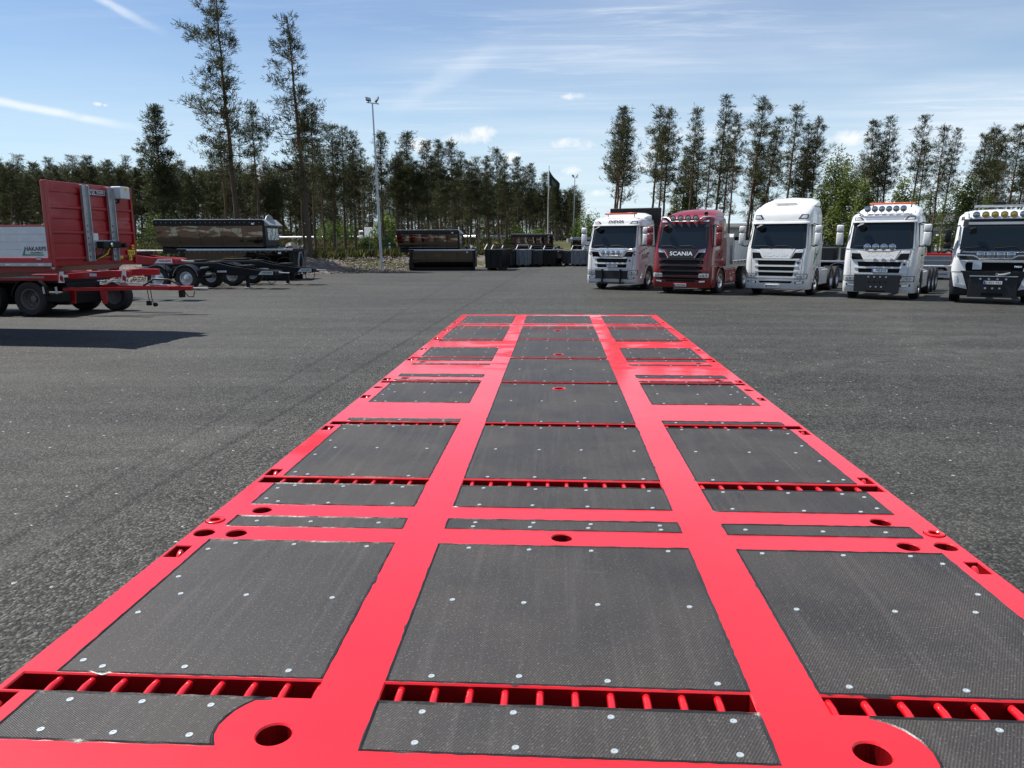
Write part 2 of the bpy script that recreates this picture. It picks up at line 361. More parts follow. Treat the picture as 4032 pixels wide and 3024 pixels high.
    def pick1():
        u = rnd.uniform(-34, 22); s = rnd.uniform(4.0, 15); p = TOE+TD*u+TN*s; return p.x, p.y
    tufts('heather', 15000, pick1, (.25, .75), [ga, ga, gb, gc], .05)
    def pick2():
        x = rnd.uniform(-75, -5); q = rnd.choice((rnd.uniform(94, 114), rnd.uniform(94, 100))); return x, q-.45*(x+25)
    tufts('roadside_grass', 9000, pick2, (.3, .7), [gc, gb, ga, gb], .07)
build_setting()
# guard rail along the far road
def guard_rail():
    g = mat('galvanised', (.42, .44, .46), .42, .85, var=(6, (.33, .35, .37)))
    r = thing('guard_rail', 'long galvanised guard rail along the far road below the distant forest', 'guard rail')
    def P(x, q=125.5): y = q-.45*(x+25); return Vector((x, y, hgt(x, y)))
    mb = MB(); N = 60
    ring = [(-.02, -.16), (.05, -.11), (.05, -.05), (-.02, 0), (.05, .05), (.05, .11), (-.02, .16), (-.05, .16), (-.05, -.16)]
    for off in (0,):
        rings = []
        for i in range(N+1):
            p = P(-170+166*i/N); rings.append([p+Vector((.4*a, -.9*a, .72+b)) for a, b in ring])
        mb.loft(rings)
    mb.build('rail', g, r, 40)
    post = MB().bb(-.05, .05, -.05, .05, -.6, .86).mesh('post', g)
    for i in range(44): put('post', post, r, P(-168+3.8*i, 125.62))
guard_rail()
def wire_fence():
    g = mat('fence_steel', (.16, .17, .16), .5, .6)
    r = thing('wire_fence', 'thin grey wire mesh fence with slim posts above the gravel bank', 'fence')
    post = MB().tube([(0, 0, -.5), (0, 0, 1.9)], .028, 8).mesh('post', g)
    pts = []
    for i in range(24):
        p = TOE+TD*(-40+3.1*i)+TN*6.2; z = hgt(p.x, p.y); pts.append(Vector((p.x, p.y, z))); put('post', post, r, (p.x, p.y, z))
    for h in (.15, .5, .85, 1.2, 1.55, 1.85):
        MB().tube([p+Vector((0, 0, h)) for p in pts], .006, 4).build('wire', g, r)
wire_fence()
def delineators():
    w = mat('white_plastic', (.72, .72, .70), .45); k = mat('black_plastic', (.015, .015, .016), .4)
    for (px, py, hh, lab) in ((1321, 988, 1.0, 'white marker post leaning among the pine trunks by the road'), (1535, 1000, 1.05, 'white marker post with black band left of the central black tipper stack')):
        p = gp(px, py, .78); o = thing('marker_post', lab, 'marker post', p, .3)
        MB().prism([(-.07, -.05), (.07, -.05), (.09, .04), (-.09, .04)], 'z', -.2, .78).build('post', w, o, 0, .01)
        MB().prism([(-.075, -.055), (.075, -.055), (.095, .045), (-.095, .045)], 'z', .78, .96).build('black_band', k, o, 0, .005)
        MB().prism([(-.06, -.045), (.06, -.045), (.08, .035), (-.08, .035)], 'z', .96, 1.1).build('cap', w, o, 0, .01)
delineators()
# ================================================================ the red platform trailer under the camera
ZD = H-.98
XL, XR, Y0, Y1 = -1.24, 1.315, .30, 10.19
def paint_mat(name, col, rough=.3, patch=False, dust=.0):
    m = bpy.data.materials.new(name); m.use_nodes = True; t = NT(m.node_tree); b = t.n['Principled BSDF']
    P = t.new('ShaderNodeTexCoord').outputs['Object']
    n = t.noise(P, 1.7, 6, .65); f = t.noise(P, 55, 3, .6); sc = t.noise(P, 7, 5, .7)
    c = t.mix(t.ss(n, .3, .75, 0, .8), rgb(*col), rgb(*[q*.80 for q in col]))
    b.inputs['Coat Weight'].default_value = .76; b.inputs['Coat Roughness'].default_value = .10; b.inputs['Specular IOR Level'].default_value = .25
    r = t.ss(n, .3, .7, rough-.03, rough+.08)
    if patch:                                # patches, mostly at the far end, with less clear coat
        mp = t.new('ShaderNodeMapping', i_Vector=P); mp.inputs['Scale'].default_value = (2.1, 1.15, 1); mp.inputs['Location'].default_value = (.37, .2, 0)
        mp.inputs['Scale'].default_value = (1.3, 3.2, 1)
        pn = t.noise(mp.outputs[0], 1.5, 5, .62, .5); sp = t.new('ShaderNodeSeparateXYZ', i_0=P)
        far = t.math('MULTIPLY', t.ss(sp.outputs[1], 5.5, 6.1), t.ss(sp.outputs[0], -1.6, .7, .25, 1.0)); w = t.ss(t.math('MULTIPLY', t.ss(pn, .40, .62), far), .14, .52)
        sx = t.ss(t.math('ADD', sp.outputs[0], 1.2), .35, .25); ny = t.math('MULTIPLY', t.ss(sp.outputs[1], 3.3, 3.5), t.ss(sp.outputs[1], 3.95, 3.7))
        w = t.math('MAXIMUM', w, t.math('MULTIPLY', t.math('MULTIPLY', sx, ny), t.ss(t.noise(P, 5, 4), .35, .55)))
        t.l.new(t.math('MULTIPLY', t.math('SUBTRACT', 1.0, t.math('MULTIPLY', w, .96)), .76), b.inputs['Coat Weight'])
    mpS = t.new('ShaderNodeMapping', i_Vector=P); mpS.inputs['Scale'].default_value = (1.2, 14, 1); mpS.inputs['Rotation'].default_value = (0, 0, .5)
    scuff = t.math('MULTIPLY', t.ss(t.noise(mpS.outputs[0], 6, 4, .7, .8), .66, .72), t.ss(t.noise(P, 1.3, 3), .5, .65)); c = t.mix(t.math('MULTIPLY', scuff, .22), c, rgb(.30, .02, .03))
    scr = t.math('GREATER_THAN', t.noise(P, 380, 1, .5), .79)
    c = t.mix(t.math('MULTIPLY', scr, .18), c, rgb(.75, .6, .55))
    t.l.new(c, b.inputs['Base Color']); t.l.new(r, b.inputs['Roughness'])
    bp = t.new('ShaderNodeBump', i_Height=t.math('ADD', t.math('MULTIPLY', f, .4), sc), i_Strength=.05, i_Distance=.01); t.l.new(bp.outputs[0], b.inputs['Normal'])
    MATS[name] = m; return m
RED = paint_mat('deck_red', (.60, .008, .016), .42, True)
LIN = paint_mat('shaded_lining_red', (.17, .002, .004), .4)  # darkened deck red paints the shade inside slots, holes and pockets
RED2 = paint_mat('slot_red', (.50, .006, .012), .34)
def board_mat():
    m = bpy.data.materials.new('mesh_faced_board'); m.use_nodes = True; t = NT(m.node_tree); b = t.n['Principled BSDF']
    P = t.new('ShaderNodeTexCoord').outputs['Object']; sp = t.new('ShaderNodeSeparateXYZ', i_0=P)
    def wave(s, per): return t.math('SINE', t.math('MULTIPLY', s, 2*PI/per))
    w = t.math('MULTIPLY', wave(t.math('ADD', sp.outputs[0], t.math('MULTIPLY', sp.outputs[1], .5)), .0072), wave(sp.outputs[1], .0066))
    mesh = t.ss(w, -.25, .5)
    inf = t.new('ShaderNodeObjectInfo').outputs['Random']
    sh = t.new('ShaderNodeVectorMath', operation='ADD', i_0=P); t.l.new(t.new('ShaderNodeCombineXYZ', i_0=t.math('MULTIPLY', inf, 37), i_1=t.math('MULTIPLY', inf, 11)).outputs[0], sh.inputs[1]); Q = sh.outputs[0]
    n1 = t.noise(Q, 2.3, 5, .62, .3)
    mp = t.new('ShaderNodeMapping', i_Vector=Q); mp.inputs['Scale'].default_value = (26, .7, 1)
    st = t.noise(mp.outputs[0], 2.2, 4, .6); fine = t.noise(Q, 160, 2, .7)
    base = t.mix(t.ss(n1, .3, .72), rgb(.025, .023, .023), rgb(.047, .042, .038))
    base = t.mix(t.ss(st, .45, .75, 0, .35), base, rgb(.085, .080, .078))
    base = t.mix(t.math('MULTIPLY', mesh, .8), base, rgb(.010, .010, .011))
    base = t.mix(t.ss(fine, .56, .74, 0, .55), base, rgb(.16, .15, .145))
    mp2 = t.new('ShaderNodeMapping', i_Vector=Q); mp2.inputs['Scale'].default_value = (1, 9, 1); mp2.inputs['Rotation'].default_value = (0, 0, .35)
    sc = t.ss(t.noise(mp2.outputs[0], 5, 3, .6, 1.0), .70, .73, 0, .3); base = t.mix(sc, base, rgb(.12, .115, .11))
    damp = t.ss(t.noise(Q, 4.2, 4, .6), .62, .70, 0, .45); base = t.mix(damp, base, rgb(.022, .022, .024))
    t.l.new(base, b.inputs['Base Color'])
    t.l.new(t.ss(n1, .3, .7, .52, .64), b.inputs['Roughness']); b.inputs['Specular IOR Level'].default_value = .3
    h = t.math('ADD', t.math('MULTIPLY', w, .5), t.math('MULTIPLY', fine, .5))
    bp = t.new('ShaderNodeBump', i_Height=h, i_Strength=.6, i_Distance=.0015); t.l.new(bp.outputs[0], b.inputs['Normal']); MATS['board'] = m; return m
BOARD = board_mat()
SEAL = mat('black_sealant', (.012, .012, .013), .42, bump=(60, .5, .003))
ZINC = mat('zinc_screw', (.36, .40, .42), .45, .4, bump=(300, .3, .001))
def fill(outer, holes, z):                   # flat polygon with holes -> bmesh triangles
    bm = bmesh.new(); es = []
    for lp in [outer]+holes:
        vs = [bm.verts.new((x, y, z)) for x, y in lp]
        es += [bm.edges.new((vs[i], vs[(i+1) % len(vs)])) for i in range(len(vs))]
    bmesh.ops.triangle_fill(bm, use_beauty=True, use_dissolve=False, edges=es, normal=(0, 0, 1))
    bm.verts.index_update(); V = [tuple(v.co) for v in bm.verts]; F = [tuple(v.index for v in f.verts) for f in bm.faces]
    bm.free(); return V, F
def wall(mb, lp, za, zb, lp2=None):
    lp2 = lp2 or lp; n = len(lp)
    mb.add([(x, y, za) for x, y in lp]+[(x, y, zb) for x, y in lp2], [(i, (i+1) % n, n+(i+1) % n, n+i) for i in range(n)])
def floor_(mb, lp, z): mb.add([(x, y, z) for x, y in lp], [tuple(range(len(lp)))])
def grow(lp, d):
    n = len(lp); out = []
    ar = sum(lp[i][0]*lp[(i+1) % n][1]-lp[(i+1) % n][0]*lp[i][1] for i in range(n)); sg = 1 if ar > 0 else -1
    for i in range(n):
        p, a, b_ = Vector(lp[i]), Vector(lp[i-1]), Vector(lp[(i+1) % n])
        e1 = (p-a).normalized(); e2 = (b_-p).normalized(); n1 = Vector((e1.y, -e1.x))*sg; n2 = Vector((e2.y, -e2.x))*sg
        k = (n1+n2); k = k/max(.3, 1+n1.dot(n2)); q = p+k*d; out.append((q.x, q.y))
    return out
def rect(x0, x1, y0, y1): return [(x0, y0), (x1, y0), (x1, y1), (x0, y1)]
def circ(x, y, r, n=24): return [(x+r*math.cos(2*PI*i/n), y+r*math.sin(2*PI*i/n)) for i in range(n)]
def deck():
    rnd = random.Random(11)
    T = thing('platform_trailer', 'bright red flatbed trailer deck with black mesh boards in the foreground', 'trailer')
    Lx, Cx_, Rx = (-1.147, -.524), (-.378, .433), (.584, 1.224)
    rows = [(1.567, 2.363), (2.49, 2.59), (2.716, 2.968), (3.068, 3.983), (4.075, 4.143), (4.574, 5.22), (5.302, 5.350), (5.468, 5.59), (6.02, 6.078), (6.23, 6.345), (6.425, 7.02), (7.465, 7.56), (7.637, 8.57), (8.645, 8.80), (8.945, 8.985), (9.105, 10.0)]
    crow = [(1.325, 1.487), (1.567, 2.363), (2.50, 2.595), (2.72, 2.968), (3.068, 3.985), (4.075, 5.222), (5.302, 6.347), (6.425, 7.562), (7.637, 8.57), (8.645, 8.80), (8.945, 8.985), (9.105, 10.01)]
    panels = [(rect(Lx[0], Lx[1], a, b), 'L') for a, b in rows]+[(rect(Rx[0], Rx[1], a, b), 'R') for a, b in rows]+[(rect(Cx_[0], Cx_[1], a, b), 'C') for a, b in crow]
    arcL = [(-.562+.125*math.cos(a), 1.385+.125*math.sin(a)) for a in [rad(x) for x in (131, 142, 154, 166, 178, 192, 208)]]
    panels.append(([(-1.142, 1.325)]+arcL[::-1]+[(-.612, 1.487), (-1.142, 1.487)], 'L1'))
    arcR = [(.620+.118*math.cos(a), 1.372+.118*math.sin(a)) for a in [rad(x) for x in (72, 55, 38, 20, 2, -16, -24)]]
    panels.append(([(1.222, 1.325), (1.222, 1.487), (.662, 1.487)]+arcR+[(arcR[-1][0], 1.325)], 'R1'))
    slots = [(1.493, 1.560), (2.975, 3.055), (3.99, 4.066), (5.228, 5.295), (6.352, 6.415), (7.567, 7.628), (8.578, 8.636)]
    sl = []
    for a, b in slots: sl += [(-1.222, -.523, a, b), (-.377, .431, a, b), (.585, 1.302, a, b)]
    holes = [(-.562, 1.366, .035), (.620, 1.37, .035), (-1.192, 2.423, .034), (-1.080, 2.423, .034), (-1.078, 2.652, .034), (1.146, 2.637, .034), (1.145, 2.417, .034), (1.266, 2.423, .034), (.026, 2.437, .034),
             (-1.081, 5.411, .031), (1.152, 5.411, .031), (-1.198, 5.057, .031), (1.276, 5.058, .031), (-1.08, 6.158, .031), (1.152, 6.158, .031), (-1.083, 8.872, .026), (1.155, 8.872, .026)]
    rings = [(-1.205, 2.538, .033), (1.281, 2.534, .033)]
    phole = [(.025, 5.05, .036), (.025, 8.387, .038), (.026, 6.60, .038)]
    pk = [(-1.232, -1.181, y, y+.092) for y in (1.392, 2.217, 3.072, 3.866, 4.695, 5.315, 6.236, 6.86, 7.66, 8.36, 9.19)]+[(1.259, 1.303, y, y+.088) for y in (2.216, 3.072, 3.874, 4.718, 5.318, 6.240, 6.895, 7.68, 8.45, 9.23)]
    cut = []; mb = MB()
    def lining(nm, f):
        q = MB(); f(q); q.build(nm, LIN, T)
    for lp, _ in panels: cut.append(lp); wall(mb, lp, ZD, ZD-.03)
    for x0, x1, a, b in sl:
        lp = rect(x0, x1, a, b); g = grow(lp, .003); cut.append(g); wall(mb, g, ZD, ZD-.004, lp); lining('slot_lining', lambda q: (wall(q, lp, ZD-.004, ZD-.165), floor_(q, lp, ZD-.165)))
    for x, y, r in holes:
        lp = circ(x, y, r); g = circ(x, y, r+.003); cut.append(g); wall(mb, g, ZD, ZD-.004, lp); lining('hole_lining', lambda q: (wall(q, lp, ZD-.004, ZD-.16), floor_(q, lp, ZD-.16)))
    for x, y, r in rings:
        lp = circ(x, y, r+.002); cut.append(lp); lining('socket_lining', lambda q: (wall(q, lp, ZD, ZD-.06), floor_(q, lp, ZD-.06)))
    for x0, x1, a, b in pk:
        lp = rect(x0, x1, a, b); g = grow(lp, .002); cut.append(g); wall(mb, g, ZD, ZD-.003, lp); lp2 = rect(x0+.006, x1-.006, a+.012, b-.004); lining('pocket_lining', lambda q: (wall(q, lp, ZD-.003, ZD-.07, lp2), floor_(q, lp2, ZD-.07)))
    outer = rect(XL, XR, Y0, Y1); V, F = fill(outer, cut, ZD); mb.add(V, F)
    og = grow(outer, .006); wall(mb, outer, ZD, ZD-.006, og); wall(mb, og, ZD-.006, ZD-.16)
    mb.build('deck_plate', RED, T)
    # frame and running gear under the deck
    MB().bb(XL+.05, XR-.05, Y0+.05, Y1-.05, ZD-.19, ZD-.17).build('under_plate', RED2, T)
    for x in (-.45, .52): MB().prism([(x-.07, ZD-.62), (x+.07, ZD-.62), (x+.07, ZD-.60), (x+.01, ZD-.60), (x+.01, ZD-.22), (x+.07, ZD-.22), (x+.07, ZD-.195), (x-.07, ZD-.195), (x-.07, ZD-.22), (x-.01, ZD-.22), (x-.01, ZD-.60), (x-.07, ZD-.60)], 'y', Y0+.2, Y1-.15).build('main_beam', RED2, T)
    wm, rm = wheel_meshes(.40, .30)
    for y in (1.4, 2.3, 3.2):
        MB().tube([(-1.0, y, .42), (1.08, y, .42)], .065, 12).build('axle', mat('chassis_black', (.010, .010, .011), .6, spec=.25), T, 40)
        for x, s in ((-1.0, -1), (1.08, 1)):
            w = put('wheel', wm, T, (x, y, .41), (0, 0, 0 if s > 0 else PI)); put('rim', rm, w)
    # boards, sealant and screws
    for lp, k in panels:
        hol = [circ(x, y, r) for x, y, r in phole if k == 'C' and lp[0][1] < y < lp[2][1]]
        b = MB(); ins = grow(lp, -.005); V, F = fill(ins, hol, ZD-.0005); b.add(V, F); wall(b, ins, ZD-.0005, ZD-.028)
        for h in hol: wall(b, h, ZD-.0005, ZD-.05)
        po = b.build('deck_board', BOARD, T)
        ring = []; n = len(lp)
        for i in range(n):
            a, c = Vector(lp[i]), Vector(lp[(i+1) % n]); seg = max(1, int((c-a).length/.022))
            for q in range(seg): ring.append(tuple(a+(c-a)*(q/seg)))
        inn = []; out = []
        for i, p in enumerate(ring):
            c_ = Vector(ring[i-1]); d_ = Vector(ring[(i+1) % len(ring)]); e = (d_-c_).normalized(); nn = Vector((e.y, -e.x)); rg = rnd.random() < .05
            wi = .0045+.0025*rnd.random(); wo = .0020+.0030*rnd.random()+(.007*rnd.random() if rg else 0); q = Vector(p)
            inn.append(tuple(q-nn*wi)); out.append(tuple(q+nn*wo))
        s_ = MB(); m_ = len(ring); zt = [ZD+.0015+.0025*rnd.random() for _ in ring]
        s_.add([(x, y, ZD-.002) for x, y in inn]+[(p[0], p[1], z) for p, z in zip(ring, zt)]+[(x, y, ZD-.001) for x, y in out],
               [(i, (i+1) % m_, m_+(i+1) % m_, m_+i) for i in range(m_)]+[(m_+i, m_+(i+1) % m_, 2*m_+(i+1) % m_, 2*m_+i) for i in range(m_)])
        s_.build('sealant_bead', SEAL, po, 60)
        xs_ = [p[0] for p in lp]; ys_ = [p[1] for p in lp]; x0, x1, y0, y1 = min(xs_), max(xs_), min(ys_), max(ys_); L = y1-y0
        if L < .045: continue
        if k == 'L1': cols = [x0+.10, x0+.25, x0+.41]; edge = x0+.035
        elif k == 'L': cols = [x0+.095, x0+.29, x0+.535]; edge = x0+.035
        elif k in ('R', 'R1'): cols = [x1-.105, x1-.315, x1-.565]; edge = x1-.035
        else: cols = [x0+.10, x0+.30, x0+.50, x1-.065]; edge = None
        yy = [y0+.028, y1-.028] if L > .09 else [y0+.03]
        if L < .13 and k in 'LR' : yy = [y0+L*.5]
        if L > .55: yy += [y0+L*.5]
        pos = []
        for y in yy:
            for x in cols:
                if k == 'R1' and x < .72: continue
                pos.append((x+rnd.uniform(-.006, .006), y+rnd.uniform(-.005, .005)))
        if edge is not None and L > .2:
            for fr in (.06, .36, .64, .9) if L > .55 else (.25, .75): pos.append((edge+rnd.uniform(-.004, .004), y0+L*fr))
        if k == 'C' and L > .5: pos = [p for p in pos if all(math.hypot(p[0]-h[0], p[1]-h[1]) > .07 for h in phole)]
        for x, y in pos: put('screw', SCREW, po, (x, y, ZD-.0002), (0, 0, rnd.uniform(0, 6.28)))
    # rungs across the slots
    for a, b in slots:
        rm_ = MB().tube([(0, a+.001, ZD-.020), (0, (a+b)/2, ZD-.016), (0, b-.001, ZD-.018)], .0095, 10).mesh('rung', RED2, 50)
        for x in [-1.136+.0765*i for i in range(9)]+[-.340+.0780*i for i in range(10)]+[.60+.0775*i for i in range(9)]: put('rung', rm_, T, (x, 0, 0))
    tor = MB()
    def tf(u, v):
        A = PI*(-.08+1.16*u); B = 2*PI*v; R_, r_ = .018, .0075
        return (0, (R_+r_*math.cos(B))*math.cos(A), (R_+r_*math.cos(B))*math.sin(A)*1.5 + r_*0)
    def tf2(u, v):
        A = PI*(-.08+1.16*u); B = 2*PI*v; R_, r_ = .023, .0095; c = Vector((0, R_*math.cos(A), R_*1.5*math.sin(A))); n_ = Vector((0, math.cos(A), math.sin(A)))
        return c+n_*(r_*math.cos(B))+Vector((r_*math.sin(B), 0, 0))
    lash = tor.grid(tf2, 14, 8).mesh('lashing_ring', RED2, 60)
    for x0, x1, a, b in pk: put('lashing_ring', lash, T, ((x0+x1)/2, a+.038, ZD-.036), (0, .35 if x0 < 0 else -.35, .3 if x0 < 0 else -.3))
    for x, y, r in rings: MB().lathe([(r-.001, -.05), (r-.001, .003), (r-.004, .005), (.021, .005), (.018, .002), (.018, -.05)], (x, y, ZD), 'z', 28).build('stake_socket', RED2, T, 40)
    for x, y, r in phole: MB().lathe([(r+.010, -.01), (r+.010, .002), (r+.006, .004), (r-.002, .003), (r-.004, -.05)], (x, y, ZD), 'z', 28, False).build('socket_ring', RED2, T, 40)
    return T
_s = MB(); _s.lathe([(.0, .0010), (.0022, .0006), (.0030, .0016), (.0070, .0016), (.0078, .0003), (.0078, -.002)], (0, 0, 0), 'z', 14, False); SCREW = _s.mesh('screw', ZINC, 40)
TYRE = mat('tyre_rubber', (.014, .014, .015), .75, bump=(40, .3, .004)); RIMM = mat('alloy_rim', (.62, .63, .64), .28, .9); STEEL_RIM = mat('silver_rim', (.40, .41, .42), .4, .6)
WHEELS = {}
def wheel_meshes(r, w, rim=None, deep=.0):   # axis along x, outer face at +x
    key = (r, w, rim, deep)
    if key in WHEELS: return WHEELS[key]
    h = w/2; rr = r*.56
    ty = MB().lathe([(rr, -h*.8), (r*.72, -h), (r*.90, -h), (r*.985, -h*.78), (r, -h*.4), (r, h*.4), (r*.985, h*.78), (r*.90, h), (r*.72, h), (rr, h*.8)], (0, 0, 0), 'x', 36)
    for j in range(44):                      # tread blocks
        a = 2*PI*j/44
        for sx in (-.55, 0, .55): ty.box((sx*h, math.cos(a)*r*.998, math.sin(a)*r*.998), (h*.42, r*.085, r*.03), (a-PI/2, 0, 0))
    tm = ty.mesh('wheel', TYRE, 40)
    d = deep
    ri = MB().lathe([(rr*1.0, h*.80), (rr*1.06, h*.86), (rr*.99, h*.86), (rr*.92, h*.7-d), (rr*.86, h*.45-d), (rr*.80, h*.40-d), (rr*.55, h*.52-d), (rr*.40, h*.55-d), (rr*.36, h*.85-d), (rr*.25, h*.95-d), (.001, h*.97-d), (.001, -h*.3), (rr*.9, -h*.5), (rr*1.0, -h*.8)], (0, 0, 0), 'x', 36, False)
    for j in range(10):
        a = 2*PI*j/10; ri.disc((h*.48-d, math.cos(a)*rr*.66, math.sin(a)*rr*.66), rr*.055, .035, 'x', 8)
    hole = mat('rim_hole', (.01, .01, .01), .8)
    rmesh = ri.mesh('rim', rim or RIMM, 40)
    WHEELS[key] = (tm, rmesh); return WHEELS[key]
deck()
# ================================================================ trees
def leaf_mat(name, col, col2, tr=.25):
    m = bpy.data.materials.new(name); m.use_nodes = True; t = NT(m.node_tree); out = t.n['Material Output']; b = t.n['Principled BSDF']
    P = t.new('ShaderNodeTexCoord').outputs['Object']; rn = t.new('ShaderNodeObjectInfo').outputs['Random']
    n = t.noise(P, 1.1, 4, .6); k = t.math('ADD', t.ss(n, .3, .7, 0, .8), t.math('MULTIPLY', t.math('SUBTRACT', rn, .5), .4), clamp=True)
    c = t.mix(k, rgb(*col), rgb(*col2)); t.l.new(c, b.inputs['Base Color']); b.inputs['Roughness'].default_value = .65; b.inputs['Specular IOR Level'].default_value = .25
    tl = t.new('ShaderNodeBsdfTranslucent'); t.l.new(t.mix(.5, c, rgb(col2[0]*1.3, col2[1]*1.5, col2[2])), tl.inputs[0])
    mx = t.new('ShaderNodeMixShader'); mx.inputs[0].default_value = tr; t.l.new(b.outputs[0], mx.inputs[1]); t.l.new(tl.outputs[0], mx.inputs[2]); t.l.new(mx.outputs[0], out.inputs[0])
    MATS[name] = m; return m
NEEDLE = leaf_mat('pine_needles', (.027, .034, .013), (.056, .060, .022), .20)
BIRCH = leaf_mat('birch_leaves', (.060, .085, .020), (.11, .135, .036), .30)
BUSHL = leaf_mat('bush_leaves', (.050, .085, .014), (.10, .14, .03), .28)
def bark_mat():
    m = bpy.data.materials.new('pine_bark'); m.use_nodes = True; t = NT(m.node_tree); b = t.n['Principled BSDF']
    P = t.new('ShaderNodeTexCoord').outputs['Object']; sp = t.new('ShaderNodeSeparateXYZ', i_0=P)
    n = t.noise(P, 7, 5, .7); up = t.ss(t.math('ADD', sp.outputs[2], t.math('MULTIPLY', n, 3.0)), 6.0, 13.0)
    lo = t.mix(n, rgb(.050, .037, .028), rgb(.105, .080, .062)); hi = t.mix(n, rgb(.12, .065, .036), rgb(.20, .11, .06))
    t.l.new(t.mix(up, lo, hi), b.inputs['Base Color']); b.inputs['Roughness'].default_value = .85; b.inputs['Specular IOR Level'].default_value = .2
    bp = t.new('ShaderNodeBump', i_Height=n, i_Strength=.6, i_Distance=.05); t.l.new(bp.outputs[0], b.inputs['Normal']); MATS['bark'] = m; return m
BARK = bark_mat(); BRB = mat('birch_bark', (.30, .28, .25), .8, var=(5, (.10, .09, .08)))
def tuft(mb, p, d, size, n, rnd, wid=.07):   # a brush of needles round a shoot
    d = d.normalized()
    for _ in range(n):
        v = (d*.75+Vector((rnd.gauss(0, .55), rnd.gauss(0, .55), rnd.gauss(.18, .5)))).normalized()
        s = v.orthogonal().normalized(); s = (Matrix.Rotation(rnd.uniform(0, 6.28), 3, v) @ s)*wid*size*rnd.uniform(.7, 1.3)
        o = p+d*rnd.uniform(-.45, .25)*size+Vector((rnd.uniform(-.2, .2), rnd.uniform(-.2, .2), rnd.uniform(-.15, .15)))*size
        e = o+v*size*rnd.uniform(.6, 1.1)
        mb.add([o-s*.5, o+s*.5, e+s*.8, e-s*.5], [(0, 1, 2, 3)])
def pine_meshes(seed, h=18.0, base=.42, wid=2.6, dens=1.0, r0=.20, asym=(0, 0, 0), top=.9, dead=8, tn=6, ts=.50, flat=0.0):
    rnd = random.Random(seed); tr = MB(); cr = MB(); K = 14
    wob = [(rnd.uniform(-.05, .05)*h/18, rnd.uniform(-.05, .05)*h/18) for _ in range(K+1)]
    def axis(z):
        f = max(0, min(.9999, z/h))*K; i = int(f); f -= i; a, b = wob[i], wob[i+1]
        return Vector((a[0]+(b[0]-a[0])*f, a[1]+(b[1]-a[1])*f, z))
    path = [axis(h*i/K*.985) for i in range(K+1)]; path[0].z = -.4
    tr.tube(path, [r0*(1.25 if i == 0 else 1)*(1-.93*(i/K)**1.15)+.012 for i in range(K+1)], 9, False)
    z = h*base; an = rnd.uniform(0, 6.28); gap = [rnd.uniform(.12, .9) for _ in range(2)]
    while z < h*.985:
        f = (z-h*base)/(h*(1-base))                 # 0 foot of crown .. 1 tip
        L = wid*(.62+.38*math.sin(min(1, f*1.9)*PI/2))*max(.07, (1-f))**.76*top*1.08
        thin = .55 if any(abs(f-g_) < .05 for g_ in gap) else 1.0
        for k in range(rnd.choice((2, 3, 3, 4)) if f < .85 else 3):
            an += 2.4+rnd.uniform(-.8, .8); l = L*rnd.choice((rnd.uniform(.35, .7), rnd.uniform(.7, 1.25)))*thin
            dv = Vector((math.cos(an), math.sin(an), 0)); l *= max(.35, 1+dv.dot(Vector(asym)))
            if f < .30 and rnd.random() > .45+.8*f*dens: continue
            rise = rnd.uniform(-.25, .22)*(1-f)+.75*f*f+.10; p0 = axis(z); bend = rnd.uniform(.05, .30)
            pts = [p0+dv*(l*q/4)+Vector((0, 0, l*(rise*q/4-bend*.5*math.sin(q/4*PI)+bend*.55*(q/4)**2)))+Vector((rnd.gauss(0, .05), rnd.gauss(0, .05), rnd.gauss(0, .04)))*l*(q/4) for q in range(5)]
            tr.tube(pts, [max(.008, (.058*(1-f)+.012)*(1-.8*q/4)) for q in range(5)], 4, False)
            side = Vector((-dv.y, dv.x, 0)); ncl = max(1, int(l*1.9*dens+rnd.random()))
            for q in range(ncl):                     # foliage sits in separate flat clumps on side twigs
                u = 1.0 if q == 0 else rnd.uniform(.38, .97); i = min(3, int(u*4)); w = u*4-i; p = pts[i]+(pts[i+1]-pts[i])*w
                c = p+side*(rnd.uniform(-.42, .42)*l*(1.15-u))+Vector((0, 0, rnd.uniform(.0, .22)*min(l, 1.6)))+dv*rnd.uniform(-.05, .12)
                if q: tr.tube([p, c], [.014, .007], 3, False)
                R0 = ts*rnd.uniform(.75, 1.35)*(1.05-.35*f)
                for _ in range(max(3, int(6.5*dens**.5*rnd.uniform(.7, 1.3)))):
                    e = Vector((rnd.gauss(0, .62), rnd.gauss(0, .62), rnd.gauss(.06, .30)))*R0
                    tuft(cr, c+e, e*1.2+dv*.25+Vector((0, 0, .5*R0)), ts*rnd.uniform(.55, .85), tn, rnd)
        z += h*rnd.uniform(.016, .038)*(1.15-.45*f)
    tuft(cr, axis(h*.985), Vector((0, 0, 1)), .45, 12, rnd)
    for _ in range(dead):                            # bare dead snags under the crown
        z = h*rnd.uniform(base*.45, base*1.1); a = rnd.uniform(0, 6.28); l = rnd.uniform(.4, 1.5); dv = Vector((math.cos(a), math.sin(a), rnd.uniform(-.25, .3))); p = axis(z)
        tr.tube([p, p+dv*l*.5, p+dv*l+Vector((0, 0, .08))], [.022, .014, .006], 4, False)
        if rnd.random() < .4: tr.tube([p+dv*l*.5, p+dv*l*.8+Vector((rnd.uniform(-.3, .3), rnd.uniform(-.3, .3), .15))], [.012, .005], 3, False)
    return tr.mesh('trunk', BARK, 60), cr.mesh('crown', NEEDLE), h
PV = {}
